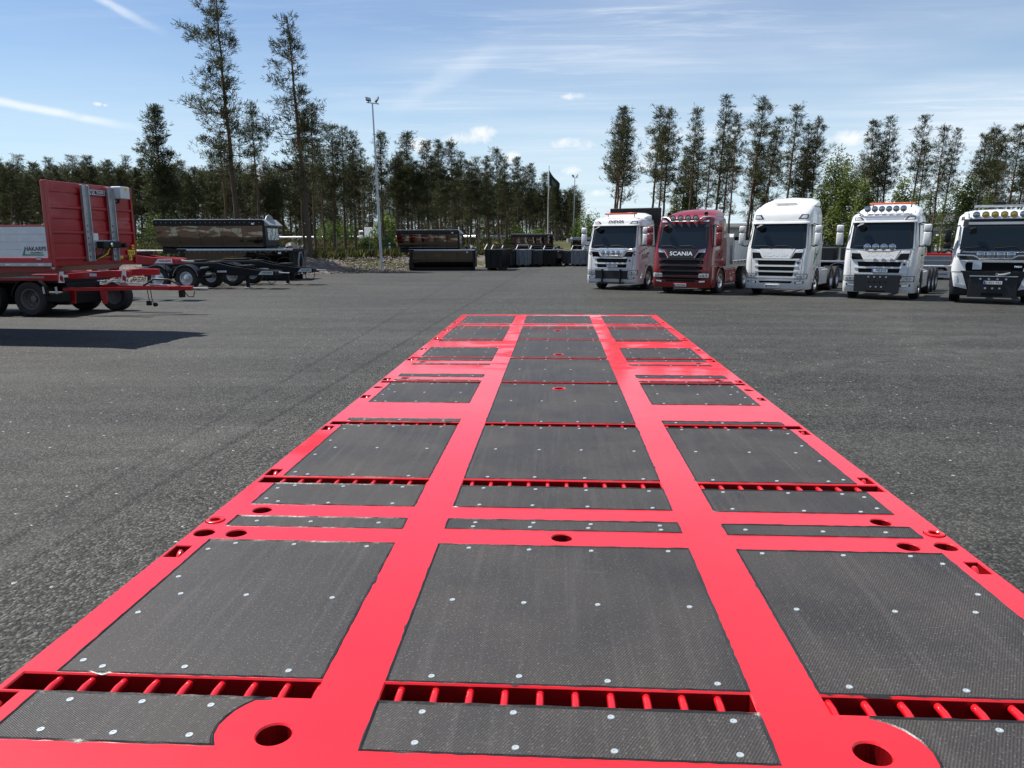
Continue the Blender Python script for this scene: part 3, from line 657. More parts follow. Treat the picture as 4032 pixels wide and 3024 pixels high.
def pv(kind):
    if kind in PV: return PV[kind]
    k, i = kind[0], int(kind[1:])
    if k == 's': r = pine_meshes(100+i, 18, (.46, .50, .42, .55, .48)[i % 5], (2.3, 2.0, 2.5, 2.1, 1.8)[i % 5], 1.3, .17, ((.3, .1, 0), (-.3, 0, 0), (0, .3, 0), (.2, -.3, 0), (0, 0, 0))[i % 5], ts=.55)
    elif k == 'd': r = pine_meshes(200+i, 18, (.30, .36, .27, .40, .33)[i % 5], (3.0, 2.7, 3.2, 2.8, 2.6)[i % 5], 1.5, .19, dead=12, tn=6, ts=.58)
    elif k == 'y': r = pine_meshes(300+i, 12.5, .12, 2.3, 1.7, .15, dead=2, tn=7, ts=.52)
    elif k == 'a': r = pine_meshes(400, 21, .30, 3.9, 1.35, .23, (-.42, -.1, 0), dead=18, ts=.55)
    elif k == 'b': r = pine_meshes(420, 18.5, .28, 3.1, 1.3, .22, (-.12, 0, 0), dead=18, ts=.52)
    elif k == 'f': r = pine_meshes(500+i, 17, .14, 2.6, .75, .2, dead=0, tn=3, ts=1.0)
    PV[kind] = r; return r
def tree_at(name, kind, base, top, label, cat='tree', group=None, spin=0.0, meshes=None, wide=1.0):
    tm, cm, h0 = meshes or pv(kind); base = Vector(base); ax = Vector(top)-base; s = ax.length/h0
    o = thing(name, label, cat, base, 0, group)
    o.rotation_mode = 'QUATERNION'; o.rotation_quaternion = Vector((0, 0, 1)).rotation_difference(ax.normalized()) @ Matrix.Rotation(spin, 3, 'Z').to_quaternion(); o.scale = (s*wide, s*wide, s)
    put('trunk', tm, o); put('crown', cm, o); return o
def pine_px(kind, xb, xt, yt, dist, label, group=None, spin=0.0, wide=1.0, name='pine_tree', meshes=None):
    # trunk passes photo column xb near the ground, tip at (xt, yt); distance from where it stands
    b = pd(xb, 960, dist); z = hgt(b.x, b.y); b = Vector((b.x, b.y, z)); t = pd(xt, yt, dist)
    return tree_at(name, kind, b, t, label, 'tree', group, spin, meshes, wide)
ORD = ['leftmost', 'second', 'third', 'fourth', 'fifth', 'sixth', 'seventh', 'eighth', 'ninth', 'tenth']+['%dth' % i for i in range(11, 21)]+['21st', '22nd', '23rd']+['%dth' % i for i in range(24, 31)]+['31st', '32nd', '33rd']+['%dth' % i for i in range(34, 41)]
def plant_pines():
    rnd = random.Random(5)
    # the notable ones
    pine_px('a0', 941, 846, -40, 60, 'tallest pine, long boughs to the left, cut by the top edge', wide=1.0)
    pine_px('b0', 1222, 1130, 60, 57, 'second tallest pine with thick dark trunk right of the tallest one', spin=1.0)
    pine_px('y0', 656, 604, 420, 66, 'lone bushy dark pine standing left of the tallest pine')
    pine_px('s0', 1032, 985, 402, 68, 'slim pine between the two tallest pines', spin=.5)
    pine_px('s3', 900, 862, 520, 74, 'thin sparse pine half hidden behind the tallest pine', spin=2, wide=1.35)
    g = 'roadside pines left of the light pole'
    for i, (xb, xt, yt, d, k) in enumerate(((1240, 1225, 414, 72, 's1'), (1278, 1258, 545, 80, 's4'), (1318, 1307, 490, 82, 's2'), (1360, 1346, 506, 84, 'd3'), (1402, 1384, 520, 80, 'd1'), (1195, 1178, 470, 84, 's0'), (1432, 1420, 585, 92, 's3'))):
        rk = sorted([1240, 1278, 1318, 1360, 1402, 1195, 1432]).index(xb); pine_px(k, xb, xt, yt, d, '%s from the left among slender roadside pines left of the tall light mast' % ORD[rk].replace('leftmost', 'first'), g, spin=i*1.3, wide=rnd.uniform(.95, 1.2))
    pine_px('d0', 1510, 1496, 518, 84, 'dense pine directly behind the tall near light pole', spin=1)
    g = 'pine wood edge behind the black tipper bodies'
    row = [(1600, 520), (1560, 610), (1677, 563), (1640, 640), (1726, 553), (1775, 555), (1812, 600), (1845, 640), (1873, 623), (1916, 615), (1954, 583), (1985, 620), (2035, 624), (2065, 660), (2090, 645), (2144, 680), (2120, 720), (2180, 735), (2205, 760), (2225, 748), (2247, 748), (2268, 772)]
    for i, (x, y) in enumerate(row):
        d = 82+(x-1600)*.045+rnd.uniform(-3, 5)
        pine_px('d%d' % (i % 5), x+10, x, y, d, 'dark slender pine in the wood edge behind the black tipper bodies', g, spin=i*2.1, wide=rnd.uniform(.95, 1.2))
    for i in range(44):                              # deeper rows of the same wood
        x = 1560+i*16.2+rnd.uniform(-8, 8); d = 97+(x-1600)*.04+rnd.uniform(0, 26)
        y = 600+(x-1560)*.20+rnd.uniform(-10, 70)
        pine_px('d%d' % (i % 5), x+8, x, y, d, 'dark slender pine in the wood edge behind the black tipper bodies', g, spin=i*1.7, wide=rnd.uniform(1, 1.3))
    pine_px('d2', 2325, 2316, 846, 150, 'small far pine just left of the first white truck', wide=1.2)
    # belt behind the lorries
    g = 'pine belt behind the parked lorries'
    belt = [(2424, 2457, 426, 's1'), (2442, 2478, 463, 's2'), (2573, 2605, 418, 's0'), (2600, 2622, 500, 's3'), (2621, 2642, 436, 'd3'), (2721, 2748, 426, 's4'), (2745, 2762, 540, 's2'), (2821, 2864, 379, 's1'), (2850, 2880, 560, 'd1'), (2880, 2906, 450, 's3'), (2947, 3008, 381, 's0'), (2965, 2990, 570, 'd0'), (2988, 3069, 463, 's2'), (3020, 3052, 520, 's3'), (3093, 3142, 416, 's4'), (3163, 3191, 491, 's1'), (3197, 3226, 464, 's0'), (3150, 3176, 590, 'd2'), (3424, 3445, 473, 's2'), (3455, 3478, 560, 'd1'), (3477, 3511, 462, 's1'), (3584, 3643, 456, 's3'), (3612, 3650, 560, 's0'), (3679, 3721, 498, 's4'), (3707, 3768, 509, 's1'), (3846, 3886, 536, 'd2'), (3879, 3926, 500, 'd0'), (3905, 3952, 530, 'd4'), (3960, 4023, 488, 's2'), (3990, 4060, 560, 'd1'), (4040, 4090, 520, 's3'), (2690, 2712, 590, 'd2'), (2780, 2806, 580, 's4'), (3390, 3408, 610, 'd3')]
    for i, (xb, xt, yt, k) in enumerate(belt):
        lean = xt+(xt-xb)*.2; rk = sorted(r[1] for r in belt).index(xt)
        pine_px(k, xb-18, lean-8, yt, 80+rnd.uniform(-5, 9)+(8 if yt > 530 else 0), '%s pine from the left, by its tip, in the belt behind the lorries' % ORD[rk].replace('leftmost', 'first'), g, spin=i*2.3, wide=rnd.uniform(.85, 1.08))
    pine_px('s1', 2424-8, 2457, 426, 74, 'pine left of the whole belt, right above the first white lorry', spin=1.9)
    # young birches between the pines on the right
    def birch(seed, h, w):
        r2 = random.Random(seed); tr = MB(); cr = MB()
        for st in range(2):
            p = Vector((r2.uniform(-.5, .5), r2.uniform(-.5, .5), -.2)); q = p+Vector((r2.uniform(-.6, .6), r2.uniform(-.6, .6), h*(1 if st == 0 else .8)))
            tr.tube([p, p.lerp(q, .5)+Vector((r2.uniform(-.2, .2), r2.uniform(-.2, .2), 0)), q], [.09, .06, .015], 7, False)
            for i in range(30):
                u = r2.uniform(.25, .98); a = r2.uniform(0, 6.28); l = w*(1.15-u)*r2.uniform(.5, 1.2); b = p.lerp(q, u); e = b+Vector((math.cos(a)*l, math.sin(a)*l, l*.7)); tr.tube([b, b.lerp(e, .5)+Vector((0, 0, .1)), e], [.02, .012, .005], 3, False)
                for k in range(int(34*(1.1-u)+8)):
                    c = b.lerp(e, r2.uniform(.3, 1.1))+Vector((r2.gauss(0, .22), r2.gauss(0, .22), r2.gauss(-.15, .28)))
                    for _ in range(3):
                        c2 = c+Vector((r2.gauss(0, .12), r2.gauss(0, .12), r2.gauss(0, .12))); v = Vector((r2.gauss(0, 1), r2.gauss(0, 1), r2.gauss(0, 1))).normalized()*.085; s = v.orthogonal().normalized()*.06
                        cr.add([c2-v, c2+s, c2+v, c2-s], [(0, 1, 2, 3)])
        return tr.mesh('trunk', BRB, 60), cr.mesh('crown', BIRCH), h
    bs = [birch(1, 9, 1.7), birch(2, 8, 1.5), birch(3, 10, 1.9)]
    BI = ((3262, 3311, 565, 78), (3300, 3335, 620, 80), (3235, 3250, 660, 84), (3350, 3362, 640, 76), (3395, 3402, 700, 74), (3165, 3180, 720, 86), (3120, 3130, 740, 82), (3545, 3560, 690, 78), (3570, 3598, 730, 72), (3740, 3770, 700, 76), (2700, 2710, 700, 84), (2655, 2672, 730, 86), (3000, 3015, 720, 84), (3800, 3822, 690, 80), (3860, 3880, 740, 74), (3640, 3665, 740, 80))
    for i, (xb, xt, yt, d) in enumerate(BI):
        rk = sorted(r[1] for r in BI).index(xt); pine_px('', xb, xt, yt, d, '%s light green birch from the left among the pines behind the lorries' % ORD[rk].replace('leftmost', 'first'), 'young birches behind the lorries', spin=i*1.1, name='birch_tree', meshes=bs[i % 3], wide=1.15)
    # pines behind the photographer, seen only mirrored in windscreens and polished steel
    for i in range(16):
        x = -50+i*6.5+rnd.uniform(-2, 2); y = -rnd.uniform(40, 58); tree_at('pine_tree', 'd%d' % (i % 5), (x, y, hgt(x, y)), (x+.3, y, hgt(x, y)+rnd.uniform(13, 18)), 'pine standing behind the yard, mirrored in the windscreens', 'tree', 'pines behind the yard')
    # nearest row of the distant forest
    for i in range(64):
        x = -60+i*21.5+rnd.uniform(-9, 9); d = 158+rnd.uniform(-6, 14)
        y = 655+35*math.sin(i*1.9)+rnd.uniform(-16, 30)+max(0, x-500)*.05
        pine_px('d%d' % ((i*3) % 5), x, x-4, y, d, 'pine in the front row of the distant forest across the road', 'front row of the distant forest', spin=i*.9, wide=rnd.uniform(1.0, 1.35))
    # depth of the distant forest: one mass
    tr = MB(); cr = MB(); V = [pv('f%d' % i) for i in range(3)]
    vt = [([v.co.copy() for v in a.vertices], [tuple(p.vertices) for p in a.polygons], [v.co.copy() for v in b.vertices], [tuple(p.vertices) for p in b.polygons], h) for a, b, h in V]
    for i in range(150):
        x = -120+i*17+rnd.uniform(-14, 14); d = 172+rnd.uniform(0, 60); b = pd(x, 950, d)
        if x > 2300 and x < 2420: continue
        top = pd(x, 668+rnd.uniform(-20, 36) if x < 1500 else 740+rnd.uniform(-20, 50), d).z; z0 = 1.7; s = (top-z0)/17; a = rnd.uniform(0, 6.28); R = Matrix.Rotation(a, 3, 'Z')*s
        R = Matrix.Rotation(a, 3, 'Z') @ Matrix.Diagonal((s*1.2, s*1.2, s)); o = Vector((b.x, b.y, z0)); tv, tf_, cv, cf, h = vt[i % 3]
        tr.add([R @ v+o for v in tv], tf_); cr.add([R @ v+o for v in cv], cf)
    o = cr.build('distant_forest_crowns', NEEDLE); o['kind'] = 'stuff'; o = tr.build('distant_forest_trunks', BARK); o['kind'] = 'stuff'
    ug = MB()
    for i in range(26000):
        x = rnd.uniform(-200, 2330); d = rnd.uniform(178, 215); b = pd(x, 950, d); hh = 7.5*rnd.random()**1.3*(.6+.4*math.sin(x*.013)*math.sin(x*.041+1)); c = Vector((b.x, b.y, 1.4+hh))
        v = Vector((rnd.gauss(0, 1), rnd.gauss(0, 1), rnd.gauss(0, 1))).normalized()*.42; q = v.orthogonal().normalized()*.30; ug.add([c-v, c+q, c+v, c-q], [(0, 1, 2, 3)])
    o = ug.build('forest_undergrowth', NEEDLE); o['kind'] = 'stuff'
    # bushes
    def bush(seed, w, h):
        r2 = random.Random(seed); cr = MB(); tr = MB()
        for i in range(12):
            a = r2.uniform(0, 6.28); e = Vector((math.cos(a)*w*.4, math.sin(a)*w*.4, h*r2.uniform(.5, .9))); tr.tube([(0, 0, -.1), e*.5+Vector((0, 0, .1)), e], [.03, .02, .008], 4, False)
        for i in range(2600):
            a = r2.uniform(0, 6.28); u = r2.random(); rr = w*.5*(u**.5)*(1+.35*math.sin(a*3+seed)); zz = h*(1-(u)**1.6)*r2.uniform(.15, 1)*(1+.2*math.sin(a*2+seed*2))
            c = Vector((math.cos(a)*rr, math.sin(a)*rr, zz)); v = Vector((r2.gauss(0, 1), r2.gauss(0, 1), r2.gauss(0, 1))).normalized()*.11; s = v.orthogonal().normalized()*.07
            cr.add([c-v, c+s, c+v, c-s], [(0, 1, 2, 3)])
        return tr.mesh('stem', BARK), cr.mesh('foliage', BUSHL)
    bm_ = [bush(1, 3.4, 3.0), bush(2, 4.5, 3.6), bush(3, 2.4, 1.8)]
    for i, (x, y, d, k, s, lab) in enumerate(((640, 900, 150, 1, 1.5, 'bright green bush behind the red headboard trailer and black tipper'), (692, 905, 150, 0, 1.6, 'bright green bush just left of the near black tipper top'), (1290, 925, 132, 1, .9, 'green bush across the road left of the white van'), (1340, 925, 132, 0, 1.0, 'green bush among pine trunks across the road'), (1380, 928, 134, 1, .8, 'green bush across the road close to the white van'), (1520, 920, 120, 0, 1.3, 'green bush right of the tall near light pole'), (1440, 980, 84, 2, .9, 'small grassy bush by the road left of the light pole'), (1525, 975, 82, 2, 1.0, 'small grassy bush by the marker post'), (1610, 960, 92, 2, 1.0, 'low bush behind the central black tipper stack'), (2040, 950, 90, 0, .9, 'green bush behind the row of small bins'), (2310, 905, 110, 1, 1.1, 'green bush left of the first white truck mirror'), (2120, 945, 90, 2, 1.2, 'low bush right behind the far black tipper'))):
        p = pd(x, 950, d); o = thing('bush', lab, 'bush', (p.x, p.y, hgt(p.x, p.y)), i*1.1, 'bushes by the road', (s, s, s)); put('stem', bm_[k][0], o); put('foliage', bm_[k][1], o)
plant_pines()
# ================================================================ parked lorries
WHITE = mat('white_paint', (.60, .61, .61), .28, coat=.35, var=(2.0, (.55, .56, .56)))
CRIM = mat('crimson_paint', (.19, .004, .008), .25, coat=.5, var=(2.0, (.16, .003, .007)))
GLASS = mat('dark_glass', (.005, .008, .009), .03, spec=.55)
BLK = mat('black_trim', (.008, .008, .009), .48, spec=.3); DARK = mat('grille_black', (.004, .004, .005), .75, spec=.12); SLATE = mat('dark_panel', (.012, .014, .018), .45, spec=.35)
CHROME = mat('chrome', (.80, .81, .82), .08, 1.0); ALU = mat('aluminium', (.52, .54, .56), .35, .85, var=(8, (.44, .46, .48)))
LENS = mat('lamp_lens', (.55, .58, .60), .12, .3, coat=.5); AMBER = mat('amber_bar', (.62, .13, .06), .3); LAMPC = mat('spot_glass', (.30, .33, .36), .08, .7); YEL = mat('amber_glass', (.42, .30, .06), .15, .3)
PLATE = mat('plate_white', (.72, .73, .74), .4); PBLUE = mat('plate_blue', (.01, .07, .35), .4); INK = mat('ink_black', (.012, .012, .014), .5); CHAS = mat('chassis_black', (.010, .010, .011), .6, spec=.25)
GREYP = mat('grey_paint', (.22, .24, .26), .4, var=(3, (.19, .205, .22))); GREEN = mat('logo_green', (.006, .16, .085), .4); GOLD = mat('badge_metal', (.6, .6, .58), .25, .9)
SILV = mat('silver_letters', (.66, .67, .68), .35, .2)
def lerp_tab(tab, z):
    for (a, va), (b, vb) in zip(tab, tab[1:]):
        if z <= b: return va+(vb-va)*max(0, (z-a)/(b-a))
    return tab[-1][1]
class Cab:
    F_LOW = [(.25, .08), (.45, 0), (1.0, .0), (1.5, .03), (1.9, .10), (2.82, .34)]
    def __init__(s, roof, L=2.15):
        s.roof = roof; s.L = L
        if roof == 'high': s.F = s.F_LOW+[(2.95, .35), (3.20, .42), (3.40, .58), (3.53, .90), (3.58, 1.4)]; s.W_ = [(.25, 1.23), (1.9, 1.24), (2.82, 1.17), (3.2, 1.15), (3.40, 1.10), (3.53, 1.0), (3.58, .86)]; s.top = 3.58
        else: s.F = s.F_LOW+[(2.92, .36), (3.10, .43), (3.16, .62), (3.19, 1.1)]; s.W_ = [(.25, 1.23), (1.9, 1.24), (2.82, 1.17), (3.03, 1.14), (3.12, 1.06), (3.19, .9)]; s.top = 3.19
        s.R_ = [(.25, .16), (1.0, .20), (1.9, .24), (2.8, .26), (3.6, .30)]
    def f(s, z): return lerp_tab(s.F, z)
    def w(s, z): return lerp_tab(s.W_, z)
    def yf(s, x, z):
        w, r = s.w(z), lerp_tab(s.R_, z); a = abs(x)-(w-r); y = s.f(z)
        if a > 0: a = min(a, r*.985); y += r-math.sqrt(r*r-a*a)
        return y
    def ring(s, z, yb, n=6):
        w, r = s.w(z), lerp_tab(s.R_, z); yf = s.f(z); rb = .08; pts = []
        for i in range(n+1): a = PI+PI/2*i/n; pts.append((-(w-r)+r*math.cos(a), yf+r+r*math.sin(a), z))
        for i in range(n+1): a = 1.5*PI+PI/2*i/n; pts.append(((w-r)+r*math.cos(a), yf+r+r*math.sin(a), z))
        for i in range(3): a = PI/2*i/2; pts.append((w-rb+rb*math.cos(a), yb-rb+rb*math.sin(a), z))
        for i in range(3): a = PI/2+PI/2*i/2; pts.append((-(w-rb)+rb*math.cos(a), yb-rb+rb*math.sin(a), z))
        return [Vector(p) for p in pts]
    def shell(s, zs, yb): return MB().loft([s.ring(z, yb(z) if callable(yb) else yb) for z in zs])
    def patch(s, q, t, nx=8, nz=3, back=.02):      # quad (bl, br, tr, tl) in (x, z) lying on the front, t proud
        mb = MB(); bl, br, tr, tl = [Vector(p) for p in q]
        def P(u, v):
            p = bl.lerp(br, u).lerp(tl.lerp(tr, u), v); return p
        vs = []
        for d in (-t, back):
            for j in range(nz+1):
                for i in range(nx+1):
                    p = P(i/nx, j/nz); vs.append((p.x, s.yf(p.x, p.y)+d, p.y))
        N = nx+1; M_ = (nx+1)*(nz+1); fs = []
        for j in range(nz):
            for i in range(nx): fs.append((j*N+i, j*N+i+1, (j+1)*N+i+1, (j+1)*N+i))
        for i in range(nx): fs.append((i+1, i, M_+i, M_+i+1)); k = nz*N; fs.append((k+i, k+i+1, M_+k+i+1, M_+k+i))
        for j in range(nz): fs.append((j*N, (j+1)*N, M_+(j+1)*N, M_+j*N)); fs.append(((j+1)*N+nx, j*N+nx, M_+j*N+nx, M_+(j+1)*N+nx))
        return mb.add(vs, fs)
    def side(s, q, sx, t, nz=3):                    # quad in (y, z) on one flank
        mb = MB(); a, b, c, d = [Vector(p) for p in q]; vs = []
        for dd in (t, -.02):
            for j in range(nz+1):
                for i in range(2):
                    p = a.lerp(b, i).lerp(d.lerp(c, i), j/nz); vs.append((sx*(s.w(p.y)+dd), p.x, p.y))
        k = 2*(nz+1); fs = []
        for j in range(nz):
            fs.append((2*j, 2*j+1, 2*j+3, 2*j+2)); fs.append((2*j, 2*j+2, k+2*j+2, k+2*j)); fs.append((2*j+1, k+2*j+1, k+2*j+3, 2*j+3))
        fs += [(0, k, k+1, 1), (2*nz, 2*nz+1, k+2*nz+1, k+2*nz)]
        return mb.add(vs, fs)
    def letters(s, txt, x, z, size, t, **k):
        return place(text_mb(txt, size, **k), lambda a, b, c: (x+a, s.yf(x+a, z+b)-t, z+b))
def mirror_q(q): return [(-q[1][0], q[1][1]), (-q[0][0], q[0][1]), (-q[3][0], q[3][1]), (-q[2][0], q[2][1])]
def spot(o, c, r, glass=None, rim=CHROME, name='spotlight'):
    # round driving lamp facing -y: bowl, rim and glass
    b = MB().lathe([(.012, .10*r/.11), (r*.55, .085*r/.11), (r*.9, .03), (r, .0), (r, -.015), (r*.88, -.018), (r*.86, .0)], c, 'y', 20, False).build(name, rim, o, 50)
    MB().lathe([(.0005, -.022), (r*.5, -.018), (r*.87, -.006), (r*.87, .004)], c, 'y', 20, False).build('glass', glass or LAMPC, b, 60)
    MB().tube([(c[0], c[1]+.02, c[2]-r*.9), (c[0], c[1]+.03, c[2]-r-.05)], .012, 6).build('bracket', BLK, b)
    return b
def number_plate(o, cab, x, z, txt):
    p = cab.patch([(x-.26, z-.055), (x+.26, z-.055), (x+.26, z+.055), (x-.26, z+.055)], .055, 2, 1).build('number_plate', PLATE, o)
    cab.patch([(x-.257, z-.052), (x-.21, z-.052), (x-.21, z+.052), (x-.257, z+.052)], .059, 1, 1).build('blue_strip', PBLUE, p)
    cab.letters(txt, x+.02, z, .105, .060, bold=.012, wide=1.05).build('lettering', INK, p)
def rear_body(o, wheels, Lc, dual=True, frame_end=6.2, ride=.5, guard=None, steel=RIMM):
    for sx in (-1, 1): MB().bb(sx*.40-.045, sx*.40+.045, 1.0, frame_end, .62, .90).build('frame_rail', CHAS, o, 0, .01)
    tm, rm = wheel_meshes(.51, .33, steel); td, rd = wheel_meshes(.51, .30, steel, .09)
    for y, du in wheels:
        MB().tube([(-1.0, y, ride), (1.0, y, ride)], .075, 10).build('axle', CHAS, o, 40)
        for sx in (-1, 1):
            for x, a, b in ([(1.07, tm, rm)] if not du else [(1.08, td, rd), (.74, td, rd)]):
                w = put('wheel', a, o, (sx*x, y, ride), (0, 0, 0 if sx > 0 else PI)); put('rim', b, w)
            if guard and y > 2.5:
                pts = []; r = .60
                outer = [(y+r*math.cos(a), ride+r*math.sin(a)) for a in [PI*i/10 for i in range(11)]]; inn = [(y+(r-.03)*math.cos(a), ride+(r-.03)*math.sin(a)) for a in [PI*i/10 for i in range(10, -1, -1)]]
                MB().prism(outer+inn, 'x', sx*.86, sx*1.25).build('mudguard', guard, o, 40)
def scania(name, label, loc, rz, roof='normal', body=WHITE, front=WHITE, plate=('', 0, .38), grille=(0, 1, 2), visor=True, wheels=((1.42, False), (5.1, True)), lowbar=False, plow=False, scale=1.0, L=2.15, group='lorries parked in a slanted row'):
    o = thing(name, label, 'lorry', loc, rz, group, (scale,)*3); c = Cab(roof, L)
    top = c.top; zs = [1.10, 1.3, 1.5, 1.7, 1.9, 2.1, 2.35, 2.6, 2.82, 2.92, 3.03, 3.10, 3.12, 3.14, 3.16, 3.175, 3.19] if roof == 'normal' else [1.10, 1.3, 1.5, 1.7, 1.9, 2.1, 2.35, 2.6, 2.82, 2.95, 3.08, 3.20, 3.31, 3.40, 3.47, 3.53, 3.58]
    c.shell(zs, L).build('cab_shell', body, o, 50)
    c.shell([.27, .36, .45, .7, .9, 1.0, 1.098], lambda z: .86+.12*sm(z, .3, 1.1)).build('bumper', body, o, 50)
    for sx in (-1, 1):                               # wheel arch lip and entry step panel
        r = .62; yc = 1.42; zc = .51
        outer = [(yc+r*math.cos(a), zc+r*math.sin(a)) for a in [PI*i/12 for i in range(13)]]; inn = [(yc+(r-.06)*math.cos(a), zc+(r-.06)*math.sin(a)) for a in [PI*i/12 for i in range(12, -1, -1)]]
        MB().prism(outer+inn, 'x', sx*.95, sx*1.262).build('wheel_arch', body, o, 40)
        MB().bb(min(sx*1.0, sx*1.235), max(sx*1.0, sx*1.235), 2.06, 3.55, .36, .98).build('side_skirt', body, o, 0, .03)
        MB().bb(min(sx*1.0, sx*1.16), max(sx*1.0, sx*1.16), 2.1, 3.5, .985, 1.03).build('deck_step', ALU, o, 0, .005)
        c.side([(.34, 1.98), (1.28, 1.98), (1.22, 2.70), (.52, 2.70)], sx, .006).build('side_window', GLASS, o)
        c.side([(.30, 1.93), (1.33, 1.93), (1.27, 2.755), (.46, 2.755)], sx, .003).build('window_frame', BLK, o)
        dh = c.side([(1.10, 1.58), (1.30, 1.58), (1.30, 1.64), (1.10, 1.64)], sx, .03, 1).build('door_handle', BLK, o)
        c.side([(1.335, 1.15), (1.345, 1.15), (1.345, 2.80), (1.335, 2.80)], sx, .002, 6).build('door_seam', DARK, o)
        # mirrors
        mx = sx*1.47; ar = MB().tube([(sx*1.14, .36, 2.74), (sx*1.3, .25, 2.80), (mx, .22, 2.74)], .022, 6).tube([(sx*1.2, .33, 1.98), (sx*1.33, .25, 1.93), (mx, .22, 1.98)], .022, 6).build('mirror_arm', BLK, o, 40)
        MB().box((mx, .24, 2.61), (.25, .13, .25)).build('mirror_housing', body, o, 50, .045, 3); MB().box((mx, .24, 2.22), (.25, .13, .48)).build('mirror_housing', body, o, 50, .05, 3)
        # lamps
        s_ = (lambda q: q if sx > 0 else mirror_q(q))
        h = c.patch(s_([(.72, .665), (1.20, .68), (1.205, .885), (.76, .87)]), .012, 6, 2).build('headlamp', BLK, o)
        c.patch(s_([(.755, .69), (1.17, .70), (1.18, .865), (.79, .85)]), .02, 6, 2).build('lens', LENS, h)
        for q in range(3): c.patch(s_([(.80+q*.12, .73), (.88+q*.12, .73), (.88+q*.12, .82), (.80+q*.12, .82)]), .027, 2, 1).build('reflector', LAMPC if q % 2 else CHROME, h)
        f = c.patch(s_([(.76, .475), (1.08, .51), (1.10, .585), (.74, .565)]), .008, 4, 1).build('fog_lamp', BLK, o); c.patch(s_([(.80, .49), (1.03, .515), (1.05, .570), (.80, .555)]), .014, 3, 1).build('lens', LENS, f)
        zr = 3.0 if roof == 'high' else 2.885; hr = .17 if roof == 'high' else .125
        m_ = c.patch(s_([(.66, zr), (1.02, zr), (1.02, zr+hr), (.78, zr+hr)]), .012, 4, 2).build('roof_lamp', BLK, o); c.patch(s_([(.74, zr+.025), (.99, zr+.025), (.99, zr+hr-.025), (.83, zr+hr-.03)]), .02, 3, 2).build('lens', LENS, m_)
        # upper grille wing with daylight strip
        c.patch(s_([(.55, 1.46), (.95, 1.47), (.98, 1.72), (.70, 1.72)]), .010, 5, 2).build('grille_wing', DARK, o)
        d_ = c.patch(s_([(.67, 1.685), (.985, 1.70), (1.00, 1.83), (.80, 1.78)]), .016, 5, 2).build('daylight_lamp', LENS, o)
        c.patch(s_([(.925, .32), (.935, .32), (1.02, 1.86), (1.01, 1.86)]), .003, 1, 10).build('panel_seam', DARK, o)
    c.patch([(-1.06, 1.87), (1.06, 1.87), (1.015, 2.78), (-1.015, 2.78)], .008, 14, 6).build('windscreen', GLASS, o, 40)
    c.patch([(-1.13, 1.83), (1.13, 1.83), (1.08, 2.815), (-1.08, 2.815)], .004, 16, 6).build('windscreen_surround', BLK, o, 40)
    if visor:
        v = MB()
        def vr(x, k): y = c.yf(x, 2.9); return [(x, y+.02, 2.895), (x, y-.12, 2.87), (x, y-.14, 2.815), (x, y-.12, 2.81), (x, y+.02, 2.83)]
        xs_ = [-1.10+2.20*i/16 for i in range(17)]; v.loft([[Vector(p) for p in vr(x, 0)] for x in xs_]); v.build('sun_visor', body, o, 40)
        c.patch([(-1.0, 2.73), (1.0, 2.73), (.99, 2.80), (-.99, 2.80)], .012, 12, 1).build('visor_strip', SLATE, o)
    else: c.patch([(-1.03, 2.70), (1.03, 2.70), (1.02, 2.83), (-1.02, 2.83)], .02, 12, 1).build('visor_strip', SLATE, o)
    # kerb mirror hanging before the screen, wipers
    km = MB().lathe([(.001, -.02), (.10, -.012), (.14, .02), (.10, .06), (.001, .08)], (-.70, .10, 2.66), 'y', 16, False).build('kerb_mirror', BLK, o, 50)
    MB().box((-.74, .06, 2.72), (.24, .10, .035), (0, -.42, 0)).build('mirror_cap', body, km, 40, .015)
    for x in (-.55, .25): MB().tube([(x-.35, c.yf(x-.35, 1.97)-.03, 1.95), (x+.1, c.yf(x, 2.0)-.035, 1.97), (x+.30, c.yf(x+.3, 1.90)-.03, 1.88)], .012, 5).build('wiper', BLK, o)
    # centre panel and grille
    c.patch([(-.50, 1.46), (.50, 1.46), (.68, 1.84), (-.68, 1.84)], .014, 10, 3).build('centre_panel', front, o, 40)
    c.patch([(-.56, 1.435), (.56, 1.435), (.56, 1.46), (-.56, 1.46)], .02, 8, 1).build('panel_trim', DARK, o)
    for i, (a, b, w0, w1) in enumerate(((1.215, 1.385, .70, .74), (.99, 1.14, .68, .71), (.775, .925, .66, .685), (.60, .70, .62, .64))):
        if i in grille:
            g = c.patch([(-w0, a), (w0, a), (w1, b), (-w1, b)], .006, 8, 1).build('grille_opening', DARK, o)
            for q in range(3): c.patch([(-w0+.02, a+.03+q*.05), (w0-.02, a+.03+q*.05), (w0-.02, a+.042+q*.05), (-w0+.02, a+.042+q*.05)], .012, 8, 1).build('slat', BLK, g)
        c.patch([(-w0-.16, b+.005), (w0+.16, b+.005), (w1+.14, b+.06), (-w1-.14, b+.06)], .022, 10, 1).build('grille_bar', front, o, 30)
    c.patch([(.80, 1.26), (.88, 1.26), (.88, 1.34), (.80, 1.34)], .010, 2, 2).build('badge', INK, o)
    li = c.patch([(-.60, .50), (.60, .50), (.66, .585), (-.66, .585)], .006, 8, 1).build('lower_intake', DARK, o)
    if plate[0]: number_plate(o, c, plate[1], plate[2], plate[0])
    rear_body(o, wheels, L)
    # engine floor / under-cab bulk and rear wall
    MB().bb(-.85, .85, .5, 2.6, .52, 1.08).build('engine_bay', CHAS, o)
    return o, c
